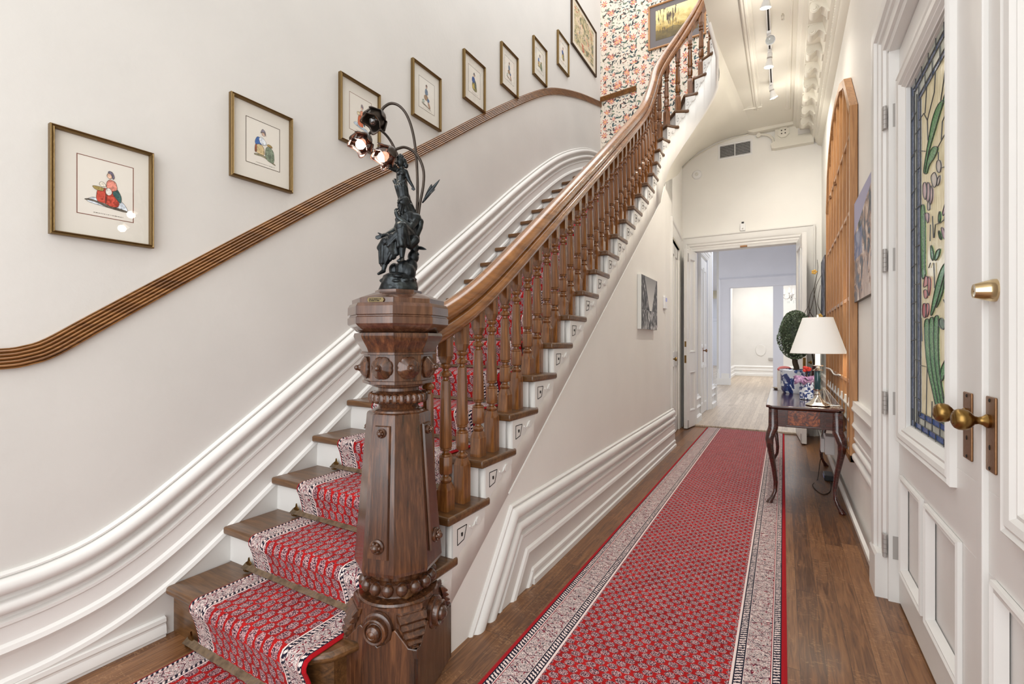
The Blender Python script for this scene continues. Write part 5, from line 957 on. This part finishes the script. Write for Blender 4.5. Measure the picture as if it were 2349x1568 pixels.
# leaded light
def pane_set(d,y0,y1,z0,z1,full):
    gx=.502; g=MB(); g.box((gx,y0,z0),(gx+.006,y1,z1)); g.build('background_glass','g_cream',d,smooth=0)
    bands={'g_blue':[],'g_grey':[]}; bw=.135
    if full:
        def poly(mat,pts,dx=.0012,nm='glass_piece'):
            m=MB(); n=len(pts); m.add([(gx-dx,a,b) for a,b in pts]+[(gx,a,b) for a,b in pts],[tuple(range(n))]+[(i,(i+1)%n,n+(i+1)%n,n+i) for i in range(n)]); return m
        groups={}
        def addp(mat,pts,dx):
            m=groups.setdefault(mat,MB()); n=len(pts); m.add([(gx-dx,a,b) for a,b in pts]+[(gx,a,b) for a,b in pts],[tuple(range(n))]+[(i,(i+1)%n,n+(i+1)%n,n+i) for i in range(n)])
        yl=y1
        # left (far) border: two blue strips and a pale one
        for a,b,mt in ((y1-.055,y1,'g_blue'),(y1-.10,y1-.06,'g_grey'),(y1-.165,y1-.105,'g_blue')): addp(mt,[(a,z0+.09*(y1-a)/.165),(b,z0),(b,z1),(a,z1)],.0012)
        for a,b,mt in ((z1-.03,z1,'g_grey'),(z1-.055,z1-.034,'g_blue'),(z1-.10,z1-.06,'g_grey'),(z1-.125,z1-.104,'g_blue')): addp(mt,[(y0,a),(y1-(z1-a)*1.2,a),(y1-(z1-b)*1.2,b),(y0,b)],.0018)
        for a,b,mt in ((z0,z0+.028,'g_grey'),(z0+.030,z0+.052,'g_blue2'),(z0+.054,z0+.080,'g_grey'),(z0+.082,z0+.104,'g_blue2')): addp(mt,[(y0,a),(y1-(a-z0)*1.5,a),(y1-(b-z0)*1.5,b),(y0,b)],.0018)
        for kind,pls in GLASS.items():
            for p in pls: addp('g_'+kind,chaikin(p),.0030)
        NM={'g_green':'leaf_glass','g_blue':'border_glass','g_blue2':'sill_glass','g_grey':'border_glass','g_pink':'flower_glass','g_lilac':'flower_glass','g_white':'flower_glass','g_rose':'flower_glass','g_teal':'leaf_glass'}
        for k,m in groups.items(): m.build(NM[k],k,d,smooth=0)
        m=MB(); X=gx-.0035
        def came(pts,r=.0032): m.tube([(X,a,b) for a,b in pts],r*.6,5)
        for pls in GLASS.values():
            for p in pls: q_=chaikin(p); came(list(q_)+[q_[0]],.0028)
        for p in LEAD: came(p)
        for q in (0,.057,.102,.165): came([(y1-q,z0+.09*q/.165),(y1-q,z1-q*.8)],.003)
        for q in (0,.032,.057,.102,.127): came([(y0,z1-q),(y1-q*1.2,z1-q)],.003)
        for q in (0,.029,.053,.081,.105): came([(y0,z0+q),(y1-q*1.5,z0+q)],.003)
        for i in range(16):
            z=z0+.16+i*.082; came([(y1-.0,z),(y1-.10,z+.006)] if i%2 else [(y1-.057,z),(y1-.165,z-.006)],.0028)
        for i in range(6):
            y=y0+.03+i*.105; came([(y,z0),(y,z0+.053)],.0028); came([(y+.05,z0+.053),(y+.05,z0+.105)],.0028); came([(y,z1),(y,z1-.057)],.0028); came([(y+.05,z1-.057),(y+.05,z1-.127)],.0028)
        m.build('lead_came','lead',d,smooth=50)
pane_set(d1,2.10,2.735,.85,2.40,True); pane_set(d2,.86,1.50,.85,2.40,False)
def knobset(d,y,z):
    MB().box((.474,y-.036,z-.135),(.480,y+.036,z+.065)).build('escutcheon_plate','plate',d,smooth=0,bevel=.003)
    m=MB(); 
    for dz in (-.125,.055): m.ball((.4735,y,z+dz),(.002,.005,.005),8,6)
    m.ball((.4735,y,z-.07),(.0015,.004,.007),8,6); m.build('plate_screw','shadow_gap',d,smooth=60)
    MB().lathe([(.018,0),(.019,.006),(.012,.014),(.0095,.022),(.012,.03),(.018,.034),(.026,.042),(.029,.052),(.0285,.062),(.024,.070),(.018,.074),(.016,.0735),(.013,.076),(.0,.0765)],28,(.474,y,z),ax=(-1,0,0)).build('door_knob','brass',d,smooth=50)
knobset(d1,1.895,1.035); knobset(d2,1.715,1.040)
m=MB().lathe([(.030,0),(.030,.006),(.0195,.040),(.0185,.043),(.006,.043),(.0,.040)],28,(.480,1.695,1.385),ax=(-1,0,0)); m.build('lock_cylinder','brass2',d2,smooth=40)
for i,z in enumerate((2.34,1.647,.955,.262)):
    m=MB()
    for q in range(5): m.lathe([(.0085,z-.055+q*.022),(.0085,z-.034+q*.022)],12,(.427,2.885,0))
    m.box((.419,2.890,z-.055),(.424,2.912,z+.055)).box((.456,2.875,z-.055),(.48,2.879,z+.055)); m.build('hinge','steel',d1,smooth=40)
cs=[(-.04,0),(.0,0),(.004,.018),(.016,.022),(.018,.03),(.012,.038),(.014,.085),(.024,.092),(.028,.108),(.040,.116),(.044,.135),(.044,.165),(0,.165)]
m=MB().sweep([(.44,2.895,.0),(.44,2.895,2.66),(.44,.4,2.66)],cs,side=(-1,0,0))
m.box((.44,2.878,0),(.56,2.91,2.67)); m.box((.44,.4,2.65),(.56,2.90,2.68)); m.box((.39,2.90,0),(.44,3.07,.20)); m.prism([(.39,.2),(.398,.215),(.44,.215),(.44,.2)],2.90,3.065,'y')
st(m.build('trim_8','trim',smooth=30))
# vestibule beyond the leaded doors
st(MB().box((2.2,-.5,0),(2.25,4,3)).box((.6,3.2,0),(2.25,3.25,3)).build('wall_vestibule','hall'))
st(MB().box((.6,-.5,-.03),(2.25,3.25,.0)).build('floor_vestibule','floor2'))
# ---------------------------------------------------------------- cupboard door in the turned wall
def cbox(m,t0,t1,o0,o1,z0,z1,k=None): return wbox(m,t0,t1,o0,o1,z0,z1,k)
m=MB(); t0,t1=.72,1.60
cbox(m,t0,t1,-.06,-.035,.01,2.56); cbox(m,t0,t0+.16,-.06,-.02,.01,2.56); cbox(m,t1-.16,t1,-.06,-.02,.01,2.56); cbox(m,t0+.38,t0+.5,-.06,-.02,.01,2.56)
for a,b in ((.01,.22),(.92,1.12),(2.42,2.56)): cbox(m,t0,t1,-.06,-.02,a,b)
d3=st(m.build('door_3','trim',smooth=0,bevel=.002))
p=WT(t0+.10,.0,1.03); MB().lathe([(.016,-.02),(.016,-.015),(.008,-.01),(.008,.01),(.022,.018),(.027,.03),(.022,.042),(0,.046)],20,WT(t0+.09,0,1.03),ax=dnn).build('door_knob','brass',d3,smooth=50)
for z in (.35,2.2):
    m=MB(); cbox(m,t1-.01,t1+.02,-.03,-.005,z-.05,z+.05); m.build('hinge','plate',d3,smooth=0)
m=MB(); P=[Vector(WT(.66,0,0)),Vector(WT(.66,0,2.60)),Vector(WT(1.64,0,2.60)),Vector(WT(1.64,0,0))]
ccp=[(-.05,0),(0,0),(.008,.02),(.012,.05),(.008,.06),(.014,.13),(.026,.15),(.026,.19),(0,.19)]
m2=MB(); S=dnn; rings=[]
def rg(p,u): return [tuple(p+S*a+u*b) for a,b in ccp]
up=Vector((0,0,1)); m2.loft([rg(P[0],-dn),rg(P[1],(up-dn)),rg(P[2],(up+dn)),rg(P[3],dn)])
cbox(m2,.46,.66,0,.034,0,.2); st(m2.build('trim_9','trim',smooth=25))
m=MB(); cbox(m,.66,.70,-.08,0,0,2.6); cbox(m,1.60,1.66,-.08,0,0,2.6); cbox(m,.66,1.66,-.08,0,2.57,2.6); st(m.build('trim_10','ivory',smooth=0))
th=thing('thermostat','small white thermostat with blue screen on the wall beside the cupboard door','thermostat',(-1.16,5.43,1.68))
MB().box((-1.157,5.36,1.62),(-1.133,5.48,1.76)).build('body','white',th,smooth=0,bevel=.006); MB().box((-1.134,5.39,1.70),(-1.1315,5.45,1.74)).build('screen','ledblue',th,smooth=0)
# ---------------------------------------------------------------- double doorway at the hall end
m=MB(); S=Vector((0,-1,0)); path=[(-1.15,7.45,0),(-1.15,7.45,2.6),(.15,7.45,2.6),(.15,7.45,0)]
dc=[(-.1,0),(.0,0),(.006,.02),(.014,.04),(.010,.06),(.022,.075),(.022,.10),(.034,.12),(.04,.16),(.04,.19),(.05,.2),(.05,.215),(0,.215)]
m.sweep(path,[(a,b) for a,b in dc],side=(0,-1,0)); m.box((-1.17,7.45,0),(-1.15,7.62,2.62)); m.box((.15,7.45,0),(.17,7.62,2.62)); m.box((-1.16,7.452,2.598),(.16,7.61,2.628))
st(m.build('trim_11','trim',smooth=25))
def hleaf(n,A,B,thick,side,mat_edge):
    A=Vector((*A,0)); B=Vector((*B,0)); L=(B-A).length; t=(B-A).normalized(); nrm=Vector((t.y,-t.x,0))*side
    def Q(s,o,z): p=A+t*s+nrm*o; return (p.x,p.y,z)
    def bx(m,s0,s1,o0,o1,z0,z1,k=None): return m.add([Q(s0,o0,z0),Q(s1,o0,z0),Q(s1,o1,z0),Q(s0,o1,z0),Q(s0,o0,z1),Q(s1,o0,z1),Q(s1,o1,z1),Q(s0,o1,z1)],[(3,2,1,0),(4,5,6,7),(0,1,5,4),(1,2,6,5),(2,3,7,6),(3,0,4,7)],None,k)
    m=MB(); e=thick
    bx(m,0,L,.012,e-.012,.015,2.58); 
    for o0,o1 in ((0,.012),(e-.012,e)):
        bx(m,0,.11,o0,o1,.015,2.58); bx(m,L-.09,L,o0,o1,.015,2.58)
        for a,b in ((.015,.25),(.82,1.10),(2.46,2.58)): bx(m,.11,L-.09,o0,o1,a,b)
    d=st(m.build('door_%d'%n,mat_edge,smooth=0,bevel=.002))
    for z0,z1 in ((.25,.82),(1.10,2.46)):
        f=MB(); F=.03; pr2=[(0,0),(.008,.004),(.006,.014),(-.008,.026),(-.012,F)]
        for base_o,sg in ((e,1),(0,-1)):
            rings=[[Q(cs_+ss_*i,base_o+sg*o,cz+sz*i) for o,i in pr2] for cs_,cz,ss_,sz in ((.11,z0,1,1),(L-.09,z0,-1,1),(L-.09,z1,-1,-1),(.11,z1,1,-1))]; rings.append(rings[0]); f.loft(rings,caps=False)
        f.build('panel_moulding','trim',d,smooth=25)
    m=MB(); bx(m,-.002,.004,e*.25,e*.75,1.18,1.26); bx(m,-.003,.004,e*.2,e*.8,.95,1.06); m.build('mortise_lock','brass',d,smooth=0)
    m=MB(); bx(m,.03,.045,e,e+.012,.02,.13); bx(m,.03,.045,e,e+.012,2.40,2.52); m.build('bolt','steel',d,smooth=0)
    return d
d4=hleaf(4,(-1.235,7.07),(-1.165,7.50),.045,1,'trim'); 
d5=hleaf(5,(.245,6.72),(.200,7.42),.05,-1,'trim')
MB().lathe([(.012,0),(.008,.012),(.022,.025),(.024,.035),(0,.046)],16,(.262,6.80,1.0),ax=(1,0,0)).build('door_knob','brass',d5,smooth=50)
cl=MB().box((-.53,7.36,2.585),(-.44,7.40,2.61)); tag(cl.build('door_catch','plate',None,smooth=0,bevel=.003),'small metal door catch under the middle of the far door header','door catch')
s=thing('motion_sensor','small white sensor box above the far doorway','sensor',(-.5,7.43,2.86)); MB().box((-.535,7.415,2.83),(-.465,7.45,2.93)).build('housing','white',s,smooth=0,bevel=.006); MB().lathe([(.012,0),(.01,.01),(.0,.014)],12,(-.5,7.415,2.86),ax=(0,-1,0)).build('lens','canvas_edge',s,smooth=50); MB().box((-.515,7.42,2.93),(-.485,7.44,2.955)).build('clip','black',s,smooth=0)
s=thing('smoke_detector','round white smoke detector on the cream wall above the far doorway','smoke detector',(-1.114,7.44,3.66)); MB().lathe([(.068,0),(.068,.012),(.058,.03),(.03,.036),(0,.037)],28,(-1.114,7.45,3.735),ax=(0,-1,0)).build('housing','white',s,smooth=40); MB().lathe([(.024,.034),(.024,.044),(.018,.048),(0,.048)],20,(-1.114,7.45,3.735),ax=(0,-1,0)).build('test_button','canvas_edge',s,smooth=40)
s=thing('air_vent','white wall vent grille with two dark louvred openings high on the far wall','vent',(-.6,7.43,3.88))
rect_frame(MB(),lambda a,b,o:(a,7.45-o,b),-.825,-.378,3.895,4.115,.03,.008).build('grille_frame','white',s,smooth=20); MB().box((-.805,7.444,3.915),(-.40,7.449,4.095)).build('duct_opening','black',s,smooth=0)
m=MB()
for i in range(8): m.box((-.80,7.438,3.928+i*.021),(-.40,7.443,3.9305+i*.021))
for i in range(24): m.box((-.795+i*.0169,7.436,3.92),(-.7937+i*.0169,7.439,4.09))
m.box((-.607,7.434,3.915),(-.597,7.445,4.095)); m.build('louvre','white',s,smooth=0)
# ---------------------------------------------------------------- track lights on the ceiling
tx=-.118
def track_head(y,az,lit,label):
    t=thing('track_spotlight',label,'spotlight',(tx,y,4.12),'white spotlights along the ceiling track')
    MB().box((tx-.018,y-.035,4.145),(tx+.018,y+.035,4.168)).tube([(tx,y,4.15),(tx,y,4.12)],.006,8).build('adapter','white',t,smooth=30)
    ax=Vector(az).normalized(); o=Vector((tx,y,4.115))
    hd=MB().lathe([(0,-.03),(.018,-.03),(.022,-.022),(.022,.012),(.024,.014),(.024,.030),(.022,.032),(.024,.05),(.040,.098),(.042,.105),(.040,.105),(.034,.085),(0,.085)],24,tuple(o),ax=ax).build('lamp_head','white',t,smooth=40)
    MB().lathe([(.0245,.014),(.0245,.028)],24,tuple(o),ax=ax).build('collar','steel',hd,smooth=40)
    MB().lathe([(0,.088),(.036,.092),(.030,.104),(.012,.112),(0,.113)],24,tuple(o),ax=ax).build('lamp_face','spot' if lit else 'clear',hd,smooth=50)
    if lit:
        l=bpy.data.lights.new('track_light','SPOT'); l.energy=55; l.color=(1,.93,.82); l.spot_size=2.4; l.spot_blend=.9; l.shadow_soft_size=.04; lo=bpy.data.objects.new('track_light',l); COL.objects.link(lo); lo.location=o+ax*.125; lo.rotation_euler=ax.to_track_quat('-Z','Y').to_euler()
        l=bpy.data.lights.new('track_head_fill','POINT'); l.energy=3.4; l.color=(1,.95,.87); l.shadow_soft_size=.06; lo=bpy.data.objects.new('track_head_fill',l); COL.objects.link(lo); lo.location=o+ax*.16  # extra point light added below each lit head to brighten walls and ceiling
track_head(4.40,(-.1,.25,-1),True,'lit white track spotlight nearest the camera, beside the sprinkler')
track_head(5.06,(.15,-.9,-.75),False,'unlit white track spotlight turned towards the camera, second along the track')
track_head(5.38,(-.1,.1,-1),True,'lit white track spotlight in the middle of the ceiling track, third along')
track_head(6.08,(.25,.3,-1),True,'lit white track spotlight farthest along the ceiling track, by the far cornice')
tk=thing('lighting_track','white ceiling track with dark slot carrying the spotlights','lighting track',(tx,5.2,4.168))
MB().box((tx-.017,4.25,4.168),(tx+.017,6.15,4.2)).build('rail','white',tk,smooth=0,bevel=.002); MB().box((tx-.007,4.26,4.1665),(tx+.007,6.14,4.169)).build('slot','shadow_gap',tk,smooth=0); MB().box((tx-.055,4.30,4.185),(tx+.055,4.48,4.2)).build('feed_plate','steel',tk,smooth=0,bevel=.003)
s=thing('sprinkler','small chrome ceiling sprinkler head beside the nearest track light','sprinkler',(-.005,4.86,4.13)); MB().lathe([(0,4.199),(.034,4.199),(.034,4.196),(.018,4.19),(.008,4.185),(.008,4.165),(0,4.165)],20,(-.005,4.86,0)).build('rose','silver',s,smooth=40); MB().tube([(-.016,4.86,4.175),(-.014,4.86,4.145),(-.005,4.86,4.135),(.004,4.86,4.145),(.006,4.86,4.175)],.0025,6).lathe([(0,4.134),(.014,4.134),(.014,4.131),(0,4.13)],14,(-.005,4.86,0)).build('deflector','silver',s,smooth=40)
# ---------------------------------------------------------------- rooms beyond the far doorway
st(MB().box((-1.32,7.6,0),(-1.20,8.30,4)).box((-1.32,9.25,0),(-1.20,10.0,4)).box((-1.32,8.3,2.75),(-1.2,9.25,4)).build('wall_dining_left','cool'))
st(MB().box((.9,7.6,0),(1.0,15,4)).build('wall_dining_right','cool'))
st(MB().prism([(-1.64,0),(-1.33,0),(-1.33,2.87),(-.25,2.87),(-.25,0),(0,0),(0,2.87),(1.0,2.87),(1.0,4),(-1.64,4)],15,15.15,'y').build('wall_dining_back','cool'))
st(MB().box((-5,7.6,3.95),(3,28,4.05)).build('ceiling_back','cool'))
m=MB().sweep([(-1.64,15,0),(-1.64,15,3.1),(1,15,3.1)],[(0,-.0),(0,.0),(.03,0),(.05,-.04),(.03,-.10),(.04,-.2),(.02,-.28),(0,-.30)],side=(0,-1,0)); st(m.build('trim_12','cool',smooth=25))
st(MB().box((-1.70,14.95,0),(-1.32,15.0,.2)).box((-1.68,14.96,.2),(-1.36,15.0,.34)).box((-1.67,14.97,.34),(-1.4,15.0,.46)).build('trim_13','trim',smooth=0))
# far room
st(MB().prism([(-1.62,0),(1.5,0),(1.5,4),(-1.62,4)],19.5,19.6,'y').box((-1.72,15.2,0),(-1.62,19.6,4)).build('wall_far','wall'))
bb=[(0,0),(.02,0),(.03,-.03),(.05,-.05),(.03,-.08),(.03,-.15),(.05,-.17),(.03,-.19),(.03,-.28),(.06,-.30),(.06,-.38),(0,-.38)]
st(MB().sweep([(-1.62,15.2,.385),(-1.62,19.5,.385),(1.5,19.5,.385)],[(a,b) for a,b in bb] ,up=(0,0,1)).build('baseboard_far','trim',smooth=25))
nb=MB().lathe([(0,0),(.17,0),(.165,.012),(.14,.012),(.10,.004),(0,.003)],28,(-.72,19.495,.95),ax=(0,-1,0)); 
for i,v in enumerate(nb.v): nb.v[i]=(v[0],v[1],.95+(v[2]-.95)*1.25)
tag(nb.build('wall_relief','wall',None,smooth=40),'pale oval plaster relief low on the far room wall','plaster relief')
tag(MB().box((-.47,19.44,.60),(-.28,19.5,.68)).build('wall_outlet','steel',None,smooth=0,bevel=.003),'small grey outlet plate on the far room wall','outlet')
# passage on the left with the blue-tinted end
st(MB().prism([(-5,0),(-2.2,0),(-2.2,4),(-5,4)],27,27.1,'y').box((-5,15.2,0),(-4.9,27,4)).build('wall_passage','cool'))
m=MB().box((-4,26.93,3.55),(-2.2,27,3.95)); st(m.build('trim_14','ivory',smooth=0))
m=MB()
for i in range(4): m.lathe([(.16,0),(.16,.02),(.11,.03),(.08,.02),(.04,.03),(0,.03)],20,(-3.35+i*.42,26.93,3.74),ax=(0,-1,0))
st(m.build('trim_15','ivory',smooth=40))
m=MB().box((-3.6,26.94,0),(-2.75,27,2.35)).box((-3.7,26.92,0),(-3.6,27,2.45)).box((-2.75,26.92,0),(-2.65,27,2.45)).box((-3.7,26.92,2.35),(-2.65,27,2.5)); d6=st(m.build('door_6','cool',smooth=0,bevel=.01))
for z in (.3,1.2,2.0): MB().box((-2.79,26.90,z),(-2.75,26.94,z+.14)).build('hinge','black',d6,smooth=0)
# side door in the dining room
m=MB().box((-1.26,8.3,.01),(-1.215,9.25,2.7)); 
d7=st(m.build('door_7','trim',smooth=0,bevel=.003))
def xr(m,y0,y1,z0,z1): return rect_frame(m,lambda a,b,o:(-1.215+o,a,b),y0,y1,z0,z1,.06,.012)
m=MB(); xr(m,8.42,8.74,.15,.85); xr(m,8.82,9.14,.15,.85); xr(m,8.42,8.74,1.15,2.55); xr(m,8.82,9.14,1.15,2.55); m.build('panel_moulding','trim',d7,smooth=20)
MB().box((-1.216,8.76,.90),(-1.21,8.81,1.20)).build('escutcheon_plate','plate',d7,smooth=0); MB().lathe([(.01,0),(.01,.03),(.028,.045),(.028,.06),(0,.07)],16,(-1.21,8.785,1.10),ax=(1,0,0)).build('door_knob','plate',d7,smooth=50)
m=MB().sweep([(-1.2,8.27,0),(-1.2,8.27,2.74),(-1.2,9.28,2.74),(-1.2,9.28,0)],[(a*1.0,b*.8) for a,b in dc],side=(1,0,0)); st(m.build('trim_16','trim',smooth=25))
m=MB()
for y0,y1 in ((7.62,8.08),(9.46,10.0)): m.sweep([(-1.2,y0,.42),(-1.2,y1,.42)],[(a*1.1,b*1.1) for a,b in bb],side=(1,0,0))
m.box((-1.32,9.99,0),(-1.13,10.06,.42)); st(m.build('baseboard_dining','trim',smooth=25))
# chandelier glimpsed through the right-hand opening
ch=thing('chandelier','small crystal chandelier with candle arms glimpsed in the far right room','chandelier',(.22,17.6,2.6))
m=MB().tube([(.22,17.6,3.95),(.22,17.6,2.75)],.012,6).ball((.22,17.6,2.75),(.05,.05,.09),12,8).ball((.22,17.6,2.62),(.03,.03,.05),10,8)
for i in range(6):
    a=i*PI/3+.3; ca,sa=math.cos(a),math.sin(a); m.tube(smooth_pts([(.22+.03*ca,17.6+.03*sa,2.72),(.22+.14*ca,17.6+.14*sa,2.64),(.22+.25*ca,17.6+.25*sa,2.70),(.22+.27*ca,17.6+.27*sa,2.80)],4),.010,6).lathe([(0,2.79),(.04,2.80),(.04,2.81),(0,2.82)],10,(.22+.27*ca,17.6+.27*sa,0))
m.build('arms','steel',ch,smooth=50); m=MB()
for i in range(6):
    a=i*PI/3+.3; m.lathe([(.012,2.82),(.012,2.93),(.0,2.99)],8,(.22+.27*math.cos(a),17.6+.27*math.sin(a),0))
m.build('candle_bulbs','bulb',ch,smooth=50); m=MB()
for i in range(24):
    a=i*PI/12; r=.12+.12*(i%2); m.ball((.22+r*math.cos(a),17.6+r*math.sin(a),2.60-.04*(i%3)),(.010,.010,.03),6,5)
m.build('crystal_drops','clear',ch,smooth=0)
